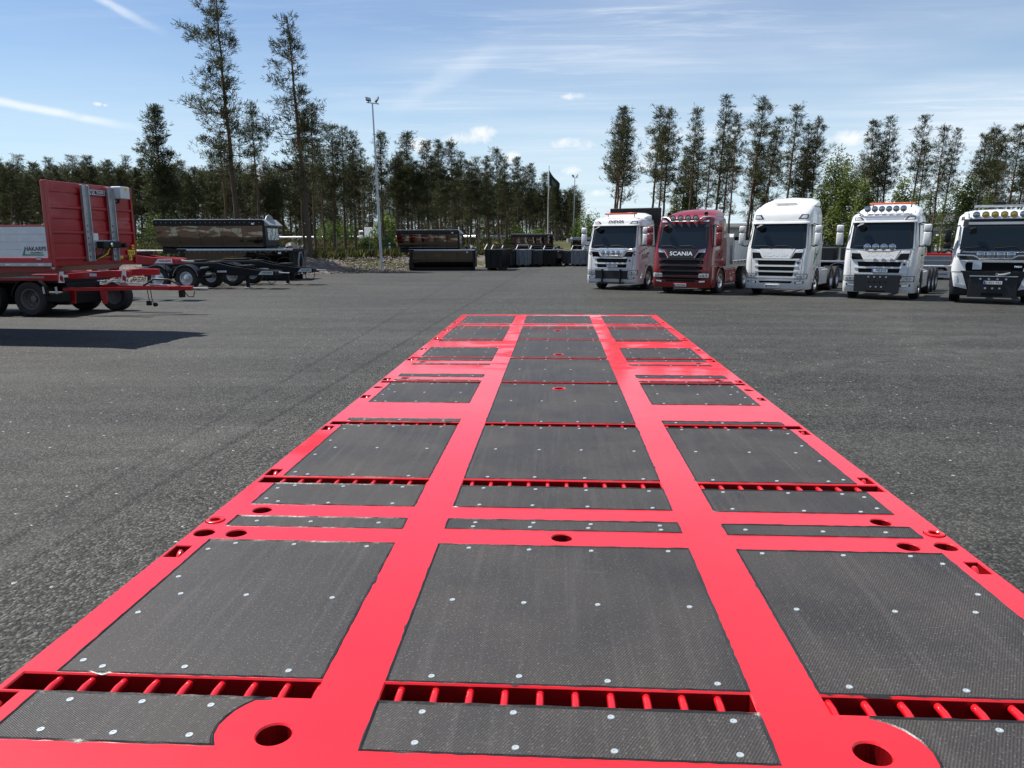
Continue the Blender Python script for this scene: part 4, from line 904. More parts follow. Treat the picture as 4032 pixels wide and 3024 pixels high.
def deflector(o, c, hgt_, mtl, y0=.95, w=1.02, base=None):
    z0 = (base or c.top)-.05; mb = MB(); xs_ = [-w, -w*.94, -w*.7, 0, w*.7, w*.94, w]; rings = []
    for x in xs_:
        e = 1-.55*(abs(x)/w)**4; h = hgt_*e; rings.append([Vector((x, y0, z0)), Vector((x, y0+.05, z0+h*.12)), Vector((x, y0+.45, z0+h*.72)), Vector((x, c.L-.1, z0+h)), Vector((x, c.L, z0+h)), Vector((x, c.L, z0))])
    mb.loft(rings); mb.build('air_deflector', mtl, o, 35)
def light_bar(o, z, y, x0, x1, mtl, nm='beacon_bar'):
    b = MB().box(((x0+x1)/2, y, z), (x1-x0, .16, .07)).build(nm, mtl, o, 40, .025, 2)
    for x in (x0+.12, x1-.12): MB().tube([(x, y+.05, z-.02), (x-.03, y+.12, z-.14)], .02, 6).build('bracket', BLK, b)
RZ = rad(-29)
def lorries():
    def front_at(px, py, rz, sc=1.0):            # photo pixel of the left front tyre's contact -> lorry origin
        p = gp(px, py); off = Matrix.Rotation(rz, 3, 'Z') @ Vector((-1.07*sc, 1.42*sc, 0)); return p-off
    # 1 - white, black lettering
    rz = rad(-27); o, c = scania('lorry', 'white lorry with black lettering above the windscreen, amber roof bar, leftmost of the row', front_at(2370, 1132, rz, .965), rz, scale=.965, plate=('JAN 35J', .02, 1.065), grille=(0, 1))
    c.letters('SVEVIA', 0, 3.0, .21, .022, bold=.022, wide=1.15, shear=.15).build('roof_lettering', INK, o)
    light_bar(o, 3.34, .62, -.62, .88, AMBER); deflector(o, c, .30, WHITE, 1.1)
    c.patch([(-.50, 1.46), (.50, 1.46), (.66, 1.82), (-.66, 1.82)], .03, 8, 2).build('chrome_shield', ALU, o, 40)
    for sx in (-1, 1): MB().tube([(0, c.yf(0, 1.45)-.10, 1.50), (sx*.42, c.yf(.4, 1.5)-.10, 1.50), (sx*.62, c.yf(.6, 1.7)-.09, 1.74), (sx*1.06, c.yf(1, 1.8)-.06, 1.80)], .028, 8).build('lamp_rail', CHROME, o, 50)
    for x in (-.36, -.12, .12, .36): spot(o, (x, c.yf(x, 1.62)-.17, 1.64), .105)
    c.patch([(-.74, .50), (.74, .50), (.78, .86), (-.78, .86)], .05, 6, 1).build('plough_mount', SLATE, o); MB().bb(-.62, .62, -.12, .0, .28, .36).build('plough_bar', BLK, o, 0, .01)
    for x in (-.42, .45): MB().bb(x-.03, x+.03, -.13, -.03, .26, .92).build('plough_bracket', BLK, o, 0, .01)
    for i in range(9):
        for sx in (-1, 1):
            x = sx*(.55+i*.075)
            if abs(x) < 1.12: c.patch([(x-.018, .30), (x+.018, .30), (x+.018, .345), (x-.018, .345)], .004, 1, 1).build('check_mark', INK, o)
    for i in range(12):                          # chequered stripe running back along the door
        for r in range(2):
            if (i+r) % 2: continue
            y = .18+i*.13; z = 1.60+i*.032+r*.055; c.side([(y, z), (y+.12, z+.02), (y+.12, z+.07), (y, z+.05)], 1, .004, 1).build('check_mark', INK, o)
    for x, z in ((.99, 1.62), (1.05, 1.56), (1.05, 1.68), (-.99, 1.62), (-1.05, 1.56), (-1.05, 1.68), (-1.1, 1.62)): c.patch([(x-.03, z-.03), (x+.03, z-.03), (x+.03, z+.03), (x-.03, z+.03)], .004, 1, 1).build('check_mark', INK, o)
    place(text_mb('SVEVIA', .30, bold=.02, wide=.85, shear=.2), lambda a, b, q: (c.w(1.5+b)+.004, .78+a, 1.46+b+a*.10)).build('door_lettering', INK, o)
    # black skip body carried behind
    k = thing('black_skip', 'tall black open body on the first white lorry', 'truck body', o.location, rz, None, (.965,)*3)
    MB().bb(-1.27, 1.27, 2.75, 8.2, 1.12, 1.25).build('floor', BLK, k, 0, .01)
    MB().bb(-1.27, 1.27, 2.66, 2.74, 1.12, 3.66).build('headboard', BLK, k, 0, .03)
    for sx in (-1, 1): MB().bb(sx*1.24-.03, sx*1.24+.03, 2.75, 8.2, 1.26, 2.35).build('side_wall', BLK, k, 0, .01)
    # 2 - crimson
    rz = rad(-29); o, c = scania('lorry', 'dark red lorry with four round roof lamps between two white lorries', front_at(2628, 1147, rz, .965), rz, scale=.965, body=CRIM, front=SLATE, plate=('TTE 57U', .0, .37), visor=False, wheels=((1.42, False), (5.0, False), (6.25, False), (7.5, False)))
    for q in ((1.23, 1.37, .72), (1.0, 1.13, .70), (.79, .91, .68), (.60, .69, .64)): c.patch([(-q[2]-.22, q[0]), (q[2]+.22, q[0]), (q[2]+.22, q[1]), (-q[2]-.22, q[1])], .004, 8, 1).build('grille_field', DARK, o)
    for x in (-.02,): c.letters('SCANIA', x, 1.64, .22, .02, bold=.016, wide=1.25).build('front_lettering', SILV, o)
    deflector(o, c, .34, CRIM, 1.0)
    for sx in (-1, 1):
        MB().tube([(0, c.yf(0, 2.9)-.12, 2.93), (sx*.55, c.yf(.5, 2.9)-.12, 2.93), (sx*.74, c.yf(.7, 3)-.06, 3.09), (sx*1.02, c.yf(1, 3.08)-.02, 3.11)], .03, 8).build('roof_rail', ALU, o, 50)
        MB().tube([(sx*.56, c.yf(.56, 1.5)-.03, 1.47), (sx*.76, c.yf(.76, 1.75)-.03, 1.78), (sx*1.0, c.yf(1, 1.84)-.02, 1.84)], .014, 6).build('grille_trim', CHROME, o)
        MB().lathe([(.02, .16), (.06, .1), (.085, 0), (.07, -.01), (.02, .02)], (sx*.78, .60, 3.24), 'y', 14, False).build('air_horn', BLK, o, 50)
    for x in (-.48, -.16, .16, .48): spot(o, (x, c.yf(x, 3.02)-.17, 3.06), .128, mat('pale_glass', (.26, .26, .25), .2, .3), BLK)
    MB().prism([(2.3, 1.1), (2.9, 1.1), (2.9, 2.0), (2.65, 2.45), (2.3, 2.45)], 'x', .55, 1.15).build('crane_column', GREYP, o, 0, .02)
    k = thing('flat_body', 'light grey dropside body behind the dark red lorry cab', 'truck body', o.location, rz, None, (.965,)*3)
    AL2 = mat('pale_aluminium', (.46, .48, .50), .42, .5, var=(4, (.40, .42, .44)))
    MB().bb(-1.26, 1.26, 2.95, 9.2, 1.14, 1.30).build('floor', GREYP, k, 0, .01); MB().prism([(2.9, 1.30), (3.03, 1.30), (3.03, 2.45), (2.9, 2.30)], 'x', -1.25, 1.25).build('front_wall', GREYP, k, 0, .01)
    for sx in (-1, 1):
        for i in range(5): MB().bb(sx*1.25-.025, sx*1.25+.025, 3.06+i*1.22, 3.06+i*1.22+1.20, 1.32, 2.16).build('side_board', AL2, k, 0, .008)
        for i in range(12): MB().bb(sx*1.265-.01, sx*1.265+.01, 3.2+i*.5, 3.3+i*.5, 1.22, 1.30).build('lashing_eye', INK, k)
    # 3 - white, high roof
    rz = rad(-30); o, c = scania('lorry', 'all white high-roof lorry with tall air deflector in the middle of the row', front_at(2982, 1152, rz, .965), rz, 'high', scale=.965, plate=('POS 61T', -.10, .375), grille=(0, 1, 2), wheels=((1.42, False), (4.6, True), (5.9, True)), L=2.25)
    c.letters('SCANIA', -.02, 1.62, .23, .018, bold=.014, wide=1.3).build('front_lettering', mat('faint_white', (.60, .61, .61), .3), o)
    deflector(o, c, .36, WHITE, 1.25, 1.04); MB().box((-.05, 1.15, 3.62), (.85, .35, .05)).build('roof_hatch', WHITE, o, 40, .02)
    MB().tube([(-.62, 1.0, 3.55), (-.62, 1.0, 3.95)], .006, 4).build('antenna', BLK, o)
    c.side([(.75, 1.20), (.98, 1.46), (1.75, 1.86), (1.75, 1.78)], 1, .004, 2).build('green_logo', GREEN, o); c.side([(.75, 1.20), (1.02, 1.50), (1.02, 1.90), (.98, 1.90)], 1, .005, 2).build('green_logo', GREEN, o)
    # 4 - white, lamp bar on the roof
    rz = rad(-31); o, c = scania('lorry', 'white lorry with six roof spotlights under an amber bar and a black front plate', front_at(3358, 1166, rz, .965), rz, scale=.965, plate=('JAH 61A', .05, 1.065), grille=(0, 1), wheels=((1.42, False), (4.6, True), (5.9, True), (7.1, True)))
    for x in (0,): c.letters('SCANIA', .0, 1.66, .21, .018, bold=.014, wide=1.25).build('front_lettering', SILV, o)
    deflector(o, c, .42, WHITE, .95); light_bar(o, 3.50, .85, -.62, .92, AMBER)
    for i in range(6): spot(o, (-.60+i*.24, .42, 3.30), .115)
    MB().tube([(-.95, .42, 3.20), (-.70, .40, 3.04), (.75, .40, 3.04), (1.0, .42, 3.20)], .028, 8).build('roof_rail', CHROME, o, 50)
    c.patch([(-.62, 2.90), (.62, 2.90), (.66, 3.0), (-.66, 3.0)], .012, 8, 1).build('roof_panel', ALU, o)
    MB().tube([(-1.15, -.02, 1.84), (-.6, -.10, 1.82), (-.35, -.12, 1.76), (.35, -.12, 1.76), (.6, -.10, 1.82), (1.15, -.02, 1.84)], .028, 8).build('lamp_rail', CHROME, o, 50)
    for x in (-.42, -.14, .14, .42): spot(o, (x, -.14, 1.92), .12)
    pl = MB().prism([(-.78, .30), (.74, .26), (.78, .92), (-.80, .92)], 'y', -.16, -.10).build('plough_plate', SLATE, o, 0, .012)
    for x, z in [(-.30+.2*i, .84) for i in range(4)]+[(-.26+.18*i, .66) for i in range(4)]+[(-.2+.18*i, .48) for i in range(3)]: MB().disc((x, -.165, z), .03, .012, 'y', 10).build('bolt', DARK if .6 < z < .7 else ALU, pl)
    MB().bb(-.35, .30, -.20, -.12, .28, .35).build('plate_slot', DARK, pl)
    # 5 - white and black construction lorry, cut by the frame edge
    rz = rad(-27); volvo(front_at(3756, 1181, rz, 1.0), rz, 1.0)
def volvo(loc, rz, sc):
    o = thing('lorry', 'white and black lorry with angular headlamps and black front plate, rightmost', 'lorry', loc, rz, 'lorries parked in a slanted row', (sc, sc, sc*.945)); c = Cab('normal', 2.1)
    c.shell([1.10, 1.3, 1.5, 1.7, 1.9, 2.1, 2.35, 2.6, 2.82, 2.92, 3.03, 3.10, 3.12, 3.14, 3.16, 3.175, 3.19], 2.1).build('cab_shell', WHITE, o, 50)
    c.shell([.30, .45, .7, .9, 1.098], .9).build('bumper', SLATE, o, 50)
    c.patch([(-1.05, 1.90), (1.05, 1.90), (1.0, 2.66), (-1.0, 2.66)], .010, 14, 6).build('windscreen', GLASS, o, 40)
    c.patch([(-1.16, 1.52), (1.16, 1.52), (1.10, 2.74), (-1.10, 2.74)], .005, 16, 6).build('windscreen_surround', SLATE, o, 40)
    c.patch([(-1.02, 2.70), (1.02, 2.70), (1.0, 2.94), (-1.0, 2.94)], .012, 14, 2).build('visor_panel', SLATE, o, 40); c.patch([(-.86, 2.75), (.86, 2.75), (.86, 2.84), (-.86, 2.84)], .03, 10, 1).build('visor', GREYP, o)
    c.patch([(-.92, 1.12), (.92, 1.12), (.80, 1.44), (-.80, 1.44)], .01, 10, 2).build('grille', DARK, o)
    for z in (1.10, 1.45): c.patch([(-.95, z), (.95, z), (.95, z+.05), (-.95, z+.05)], .03, 10, 1).build('grille_bar', SLATE if z < 1.2 else WHITE, o)
    c.letters('FMX', .66, 1.30, .09, .02, bold=.02, wide=1.2).build('front_lettering', CHROME, o)
    c.patch([(-.62, 1.20), (-.36, 1.20), (-.36, 1.52), (-.62, 1.52)], .06, 2, 2).build('sensor_plate', ALU, o)
    for sx in (-1, 1):
        s_ = (lambda q: q if sx > 0 else mirror_q(q))
        c.patch(s_([(.80, 1.12), (1.215, 1.12), (1.225, 1.62), (.86, 1.46)]), .02, 5, 3).build('corner_panel', WHITE, o, 40)
        h = c.patch(s_([(.72, .50), (1.12, .60), (1.215, 1.08), (.90, 1.08)]), .025, 5, 3).build('headlamp_surround', WHITE, o, 40)
        c.patch(s_([(.80, .60), (1.10, .66), (1.12, .72), (.80, .66)]), .035, 3, 1).build('lens', LENS, h); c.patch(s_([(1.02, .68), (1.10, .70), (1.13, .98), (1.04, .98)]), .035, 1, 3).build('lens', LENS, h)
        c.patch(s_([(1.0, 2.93), (1.09, 2.90), (1.07, 3.03), (.98, 3.05)]), .012, 2, 2).build('roof_lamp', BLK, o)
        c.patch(s_([(.86, 1.64), (1.10, 1.64), (1.10, 1.76), (.86, 1.76)]), .03, 2, 1).build('corner_lamp', DARK, o)
        c.side([(.36, 1.95), (1.25, 1.95), (1.2, 2.70), (.52, 2.70)], sx, .006).build('side_window', GLASS, o)
        mx = sx*1.42; MB().tube([(sx*1.1, .34, 2.72), (sx*1.34, .16, 2.66), (mx, .14, 2.5), (mx, .14, 2.0), (sx*1.2, .3, 1.86)], .024, 6).build('mirror_arm', BLK, o, 40)
        MB().box((mx, .16, 2.38), (.20, .13, .44)).build('mirror_housing', BLK, o, 50, .04, 3); MB().box((mx, .16, 2.02), (.24, .13, .22)).build('mirror_housing', BLK, o, 50, .04, 3)
        r = .62; yc = 1.42; zc = .51
        outer = [(yc+r*math.cos(a), zc+r*math.sin(a)) for a in [PI*i/12 for i in range(13)]]; inn = [(yc+(r-.06)*math.cos(a), zc+(r-.06)*math.sin(a)) for a in [PI*i/12 for i in range(12, -1, -1)]]
        MB().prism(outer+inn, 'x', sx*.95, sx*1.26).build('wheel_arch', SLATE, o, 40)
    MB().box((-.70, .06, 2.60), (.22, .12, .10), (0, -.35, 0)).build('kerb_mirror', BLK, o, 40, .03)
    for x in (-.5, .35): MB().tube([(x-.4, c.yf(x-.4, 1.97)-.03, 1.94), (x+.2, c.yf(x, 2.02)-.035, 1.99), (x+.32, c.yf(x+.3, 1.90)-.03, 1.86)], .014, 5).build('wiper', BLK, o)
    MB().tube([(-1.12, -.02, 1.70), (-.62, -.10, 1.68), (-.45, -.14, 1.58), (.45, -.14, 1.58), (.62, -.10, 1.68), (1.12, -.02, 1.70)], .03, 8).build('lamp_rail', CHROME, o, 50); MB().tube([(-.95, -.03, 1.80), (.95, -.03, 1.80)], .02, 8).build('upper_rail', CHROME, o, 50)
    for x in (-.42, -.14, .14, .42): spot(o, (x, -.16, 1.71), .12)
    MB().tube([(-.88, .36, 3.14), (-.86, .34, 2.99), (-.76, .33, 2.95), (.76, .33, 2.95), (.86, .34, 2.99), (.88, .36, 3.14)], .026, 8).build('roof_rail', CHROME, o, 50)
    for i in range(6): spot(o, (-.66+i*.264, .34, 3.09), .115, YEL if 0 < i < 5 else None)
    light_bar(o, 3.40, .9, -.75, .75, ALU, 'roof_bar'); MB().box((.0, .95, 3.48), (.32, .22, .12)).build('beacon_box', BLK, o, 0, .01); deflector(o, c, .18, WHITE, 1.0)
    for x in (-.9, .95): MB().tube([(x, .8, 3.15), (x+.02, .8, 3.75)], .006, 4).build('antenna', BLK, o)
    c.patch([(-.5, 3.02), (.5, 3.02), (.46, 3.14), (-.46, 3.14)], .012, 6, 1).build('roof_panel', GREYP, o)
    pl = MB().prism([(-.70, .24), (.70, .24), (.66, .98), (-.66, .98)], 'y', -.18, -.10).build('plough_plate', SLATE, o, 0, .015)
    MB().bb(-.68, .68, -.20, -.09, .955, .985).build('plate_lip', ALU, pl, 0, .005); MB().bb(-.30, .30, -.21, -.15, .30, .40).build('plate_slot', DARK, pl)
    for x, z in [(-.36+.24*i, .88) for i in range(4)]+[(-.2+.2*i, .56) for i in range(3)]: MB().disc((x, -.19, z), .035, .014, 'y', 10).build('bolt', ALU, pl)
    q = MB().bb(-.26, .26, -.205, -.185, .70, .81).build('number_plate', PLATE, o); MB().bb(-.257, -.21, -.210, -.203, .703, .807).build('blue_strip', PBLUE, q)
    place(text_mb('DRN 95S', .105, bold=.012, wide=1.05), lambda a, b, d: (.02+a, -.211, .755+b)).build('lettering', INK, q)
    cp = MB().tube([(.12, -.16, 1.02), (.30, -.17, 1.03), (.46, -.16, 1.10)], [.035, .05, .03], 8).build('tow_pin', GOLD, o, 50)
    MB().lathe([(.028, -.012), (.05, -.012), (.05, .012), (.028, .012)], (.10, -.16, 1.04), 'y', 14).build('pin_ring', GOLD, cp, 40)
    rear_body(o, ((1.42, False), (4.6, True), (5.95, True)), 2.1); MB().bb(-.85, .85, .5, 2.6, .52, 1.08).build('engine_bay', CHAS, o)
lorries()
# ================================================================ trailers, tipper bodies, bins, masts and far buildings
TRED = mat('trailer_red', (.34, .004, .009), .35, coat=.3, var=(1.5, (.29, .004, .008)))
GALV = mat('galvanised', (.42, .44, .46), .42, .85); YLAB = mat('yellow_label', (.75, .52, .01), .5); SIDEAL = mat('side_aluminium', (.58, .60, .62), .45, .35, var=(5, (.52, .54, .56)))
def polished():
    m = bpy.data.materials.new('polished_black_steel'); m.use_nodes = True; t = NT(m.node_tree); b = t.n['Principled BSDF']
    P = t.new('ShaderNodeTexCoord').outputs['Object']; mp = t.new('ShaderNodeMapping', i_Vector=P); mp.inputs['Scale'].default_value = (1, 1, 2.2)
    n = t.noise(mp.outputs[0], .8, 2, .4)
    b.inputs['Base Color'].default_value = rgb(.15, .13, .112); b.inputs['Metallic'].default_value = 1.0; b.inputs['Roughness'].default_value = .04
    bp = t.new('ShaderNodeBump', i_Height=n, i_Strength=.25, i_Distance=.06); t.l.new(bp.outputs[0], b.inputs['Normal']); MATS['polished'] = m; return m
POL = polished(); GBLK = mat('gloss_black', (.006, .006, .007), .42, spec=.25)
def arc_guard(o, x, z, r, y0, y1, mtl, nm='mudguard', a0=8, a1=172, t=.025):
    n = 12; A = [rad(a0+(a1-a0)*i/n) for i in range(n+1)]
    pts = [(x+r*math.cos(a), z+r*math.sin(a)) for a in A]+[(x+(r-t)*math.cos(a), z+(r-t)*math.sin(a)) for a in A[::-1]]
    return MB().prism(pts, 'y', y0, y1).build(nm, mtl, o, 40)
def wheels_y(o, x, ys, r=.5, w=.33, rim=None, deep=0.0):    # wheels whose axle runs along local y
    tm, rm = wheel_meshes(r, w, rim, deep)
    for y, s in ys:
        q = put('wheel', tm, o, (x, y, r), (0, 0, -PI/2 if s < 0 else PI/2)); put('rim', rm, q)
def semi():
    P = pd(168, 706, 18.7); P.z = 0; rz = rad(-5)
    o = thing('flatbed_semi_trailer', 'red flatbed trailer with tall ribbed headboard and pale aluminium side', 'trailer', P, rz)
    W_, zt, zb = 2.78, 3.37, 1.63
    MB().bb(-.09, 0, 0, W_, zb, zt).build('headboard', TRED, o, 0, .015)
    zr = (3.12, 2.85, 2.58, 2.33, 2.07, 1.79)
    for a, b in zip((zt-.04,)+zr, zr):                    # pressed fields between the ribs
        MB().bb(.0, .018, .07, W_-.07, b+.03, a-.01).build('headboard_field', TRED, o, 0, .012)
    for z in zr[1::2]: MB().prism([(0, z-.05), (.05, z-.03), (.05, z+.015), (0, z+.05)], 'y', .06, W_-.06).build('rib', TRED, o, 0, .008)
    for y in (0, W_-.06): MB().bb(.001, .06, y, y+.06, zb-.02, zt+.004).build('corner_post', TRED, o, 0, .01)
    for y in (.99, 1.84):
        ch = MB().prism([(.05, y), (.115, y), (.115, y+.022), (.068, y+.022), (.068, y+.203), (.115, y+.203), (.115, y+.225), (.05, y+.225)], 'z', 1.70, 3.34).build('support_channel', GALV, o, 0, .006)
        for i in range(6): MB().disc((.066, y+.11, 1.80+i*.135), .022, .006, 'x', 10).build('hole', TRED if y < 1.5 else INK, ch)
    bx = MB().box((.14, 2.24, 3.23), (.26, .33, .28)).build('control_box', SIDEAL, o, 0, .02); MB().bb(.272, .276, 2.22, 2.30, 3.28, 3.34).build('sticker', YLAB, bx)
    MB().tube([(.1, 2.2, 3.09), (.14, 2.16, 3.02), (.06, 2.1, 3.0)], .025, 6).build('cable', BLK, bx, 40)
    sg = MB().bb(.052, .062, 1.235, 1.80, 3.145, 3.255).build('name_sign', SIDEAL, o); MB().bb(.063, .066, 1.47, 1.78, 3.16, 3.24).build('sign_field', INK, sg)
    place(text_mb('OJO', .10, bold=.02, wide=1.3), lambda a, b, c: (.066, 1.35+a, 3.20+b)).build('lettering', INK, sg); place(text_mb('TRAILER', .072, bold=.02, wide=.92), lambda a, b, c: (.069, 1.625+a, 3.20+b)).build('lettering', PLATE, sg)
    for y0, y1, z0, z1 in ((2.60, 2.69, 1.95, 2.05), (2.43, 2.70, 1.82, 1.93), (2.14, 2.24, 1.74, 1.80), (2.47, 2.57, 1.69, 1.81)):
        q = MB().bb(.0605, .064, y0, y1, z0, z1).build('warning_label', YLAB, o)
        for k in range(int((y1-y0)/.08)): MB().bb(.0645, .066, y0+.02+k*.08, y0+.06+k*.08, z0+.02, z1-.03).build('label_print', INK, q)
    MB().bb(.052, .058, 1.25, 1.44, 2.15, 2.31).build('instruction_plate', PLATE, o)
    mp = MB().box((.16, 1.62, 2.06), (.22, .62, .15)).build('coupling_block', BLK, o, 0, .02); MB().bb(.05, .10, 1.24, 1.95, 1.98, 2.16).build('coupling_bracket', GALV, mp, 0, .01)
    MB().lathe([(.001, .0), (.045, .01), (.045, .03), (.001, .035)], (.27, 1.55, 2.06), 'x', 14, False).build('coupling_cap', CHROME, mp, 40); MB().disc((.2, 2.02, 2.04), .05, .12, 'x', 12).build('coupling_head', BLK, mp, 40)
    for k, (y, c_) in enumerate(((1.35, BLK), (1.45, BLK), (1.55, YLAB), (1.60, BLK))): MB().tube([(.2, y+.05, 1.99), (.18, y-.02, 1.86), (.12, y-.1, 1.80), (.06, 1.25, 1.74)], .014, 6).build('hose', c_, o, 40)
    # floor frame and sides
    fr = MB().prism([(-9.5, 1.63), (-.0, 1.63), (.02, 1.80), (-9.5, 1.80)], 'y', -.005, W_+.005).build('floor_frame', TRED, o, 0, .01)
    MB().bb(-9.5, -.0, -.02, -.008, 1.63, 1.70).build('edge_strip', GALV, o, 0, .004)
    for i in range(8): MB().bb(-.30-.38*i, -.18-.38*i, -.028, -.021, 1.645, 1.68).build('lashing_plate', SIDEAL, o)
    for k in range(4):
        for j in range(4): MB().bb(-2.42*(k+1)+.02, -2.42*k-.06, .0, .04, 1.81+j*.158, 1.965+j*.158).build('side_plank', SIDEAL, o, 0, .006)
        for j in range(4): MB().bb(-2.42*(k+1)+.02, -2.42*k-.06, W_-.04, W_, 1.81+j*.158, 1.965+j*.158).build('side_plank', SIDEAL, o, 0, .006)
        MB().bb(-2.42*(k+1)+.0, -2.42*k-.04, -.006, .046, 2.443, 2.47).build('side_cap', TRED, o, 0, .005)
    MB().bb(-.055, .0, -.004, .05, 1.80, 2.47).build('front_stake', TRED, o, 0, .006)
    place(text_mb('HAKARPS', .115, bold=.022, wide=1.02), lambda a, b, c: (-.345+a, -.003, 1.985+b)).build('side_lettering', INK, o); place(text_mb('EQUIPMENT', .045, bold=.02, wide=1.15), lambda a, b, c: (-.32+a, -.003, 1.905+b)).build('side_lettering', INK, o)
    MB().prism([(-.66, 1.85), (-.17, 1.85), (-.17, 1.875), (-.60, 1.875), (-.585, 2.0)], 'y', -.004, .0).build('green_logo', GREEN, o)
    MB().bb(-.32, -.22, -.03, .0, 1.76, 1.81).build('latch', GALV, o, 0, .005)
    MB().prism([(-9.5, 1.30), (-2.8, 1.30), (-1.9, 1.46), (-.25, 1.50), (-.02, 1.625), (-9.5, 1.625)], 'y', .35, W_-.35).build('goose_neck', TRED, o, 0, .01)
    MB().disc((-.10, .12, 1.60), .04, .03, 'x', 10).build('side_lamp', SIDEAL, o)
    for y in (.55, W_-.65): MB().bb(-4.0, -3.86, y, y+.12, .05, 1.32).build('support_leg', GALV, o, 0, .01); MB().bb(-4.1, -3.76, y-.08, y+.2, 0, .05).build('leg_foot', GALV, o)
    for x in (-8.8, -7.5): wheels_y(o, x, ((.25, -1), (W_-.25, 1)))
    return P, rz
SP, SRZ = semi()
def local(P, rz, x, y, z=0): return P+Matrix.Rotation(rz, 3, 'Z') @ Vector((x, y, z))
DRIM = mat('shaded_rim', (.16, .165, .17), .5, .5)  # rim steel darkened to paint the shade under the red trailer
def drag_trailer():                                        # red chassis with A-frame drawbar behind the flatbed
    o = thing('drawbar_trailer', 'low red trailer chassis with A-frame drawbar and chain behind the headboard trailer', 'trailer', local(SP, SRZ, 0, 5.35), SRZ)
    W_ = 2.5
    for y in (0, W_-.08): MB().bb(-9, -4.2, y, y+.08, 1.03, 1.21).build('side_rail', TRED, o, 0, .01)
    MB().bb(-9, -4.2, .02, .06, 1.215, 1.225).build('rail_top', GREYP, o); MB().bb(-6.1, -4.6, -.004, 0, 1.10, 1.16).build('marking_strip', GREYP, o)
    MB().bb(-9, -4.4, .2, W_-.2, .95, 1.10).build('bed', CHAS, o)
    MB().prism([(-4.25, 1.05), (-2.3, 1.12), (-2.3, 1.30), (-2.9, 1.31), (-4.25, 1.22)], 'y', .5, .62).build('front_beam', TRED, o, 0, .01); MB().prism([(-4.25, 1.05), (-2.3, 1.12), (-2.3, 1.30), (-2.9, 1.31), (-4.25, 1.22)], 'y', 1.88, 2.0).build('front_beam', TRED, o, 0, .01)
    for x, y in ((-4.05, -.03), (-2.35, .3)):
        p = MB().prism([(x-.10, .98), (x+.07, .98), (x+.07, 1.36), (x-.02, 1.36)], 'y', y, y+.02).build('chevron_plate', PLATE, o); MB().prism([(x-.05, 1.05), (x+.07, 1.0), (x+.07, 1.14), (x-.02, 1.2)], 'y', y-.004, y).build('chevron_stripe', TRED, p)
    MB().bb(-3.55, -3.33, .494, .5, 1.14, 1.22).build('label_plate', mat('pale_blue_label', (.35, .55, .7), .5), o)
    for ya, yb in ((.45, 1.18), (2.05, 1.32)): MB().tube([(-4.4, ya, .76), (-1.5, yb, .77)], .065, 4).build('drawbar_arm', TRED, o)
    MB().box((-1.2, 1.25, .77), (.75, .16, .13)).build('drawbar_head', TRED, o, 0, .015); MB().tube([(-.85, 1.25, .77), (-.35, 1.25, .76)], .028, 8).build('drawbar_eye', GREYP, o, 40)
    MB().bb(-1.25, -1.12, 1.18, 1.32, .50, .70).build('prop', BLK, o)
    for i in range(22): u = i/21; MB().box((-3.6+2.0*u, .95+.3*u, .98-.13*u), (.10, .035, .045), (rad(45*(i % 2)), 0, 0)).build('chain_link', CHROME, o, 0, .01)
    MB().tube([(-2.3, 1.1, .84), (-1.95, 1.1, 1.04), (-1.5, 1.15, 1.02), (-1.2, 1.2, .86)], .03, 8).build('air_hose', BLK, o, 50)
    for dx in (0, .10): MB().tube([(-2.12+dx, 1.0, .74), (-2.10+dx, 1.0, .48), (-2.06+dx, 1.0, .32)], .012, 5).build('loose_cable', BLK, o)
    MB().box((-2.1, 1.0, .34), (.14, .08, .14)).build('cable_plug', BLK, o, 0, .01); MB().disc((-1.9, .96, .30), .06, .08, 'y', 10).build('cable_plug', BLK, o, 40)
    MB().tube([(-1.1, 1.2, .7), (-.95, 1.2, .52), (-.8, 1.2, .52), (-.75, 1.2, .68)], .014, 6).build('loose_cable', BLK, o, 40)
    for x in (-4.15, -3.15): MB().prism([(x-.08, .35), (x+.05, .35), (x+.08, .72), (x-.14, .72)], 'y', .5, .54).build('prop_plate', TRED, o)
    wheels_y(o, -5.15, ((.18, -1), (W_-.18, 1)), .5, .36, DRIM, .12); wheels_y(o, -4.0, ((2.25, 1),), .46, .36, DRIM, .10); wheels_y(o, -6.6, ((.18, -1), (W_-.18, 1)), .5, .36, DRIM, .12); MB().bb(-9, -4.35, .55, 2.0, .30, .94).build('underframe', CHAS, o, 0, .03)
    arc_guard(o, -5.15, .5, .60, .02, .38, BLK); MB().bb(-4.75, -4.15, .06, .45, .40, .72).build('air_tank', CHAS, o, 0, .06)
    for i, x in enumerate((-4.7, -4.3)): MB().tube([(x, .03, .86), (x+.03, .02, .66)], .03, 6).build('valve', GALV, o)
    MB().tube([(-5.15, .3, .5), (-5.15, 2.2, .5)], .07, 8).build('axle', CHAS, o, 40)
drag_trailer()
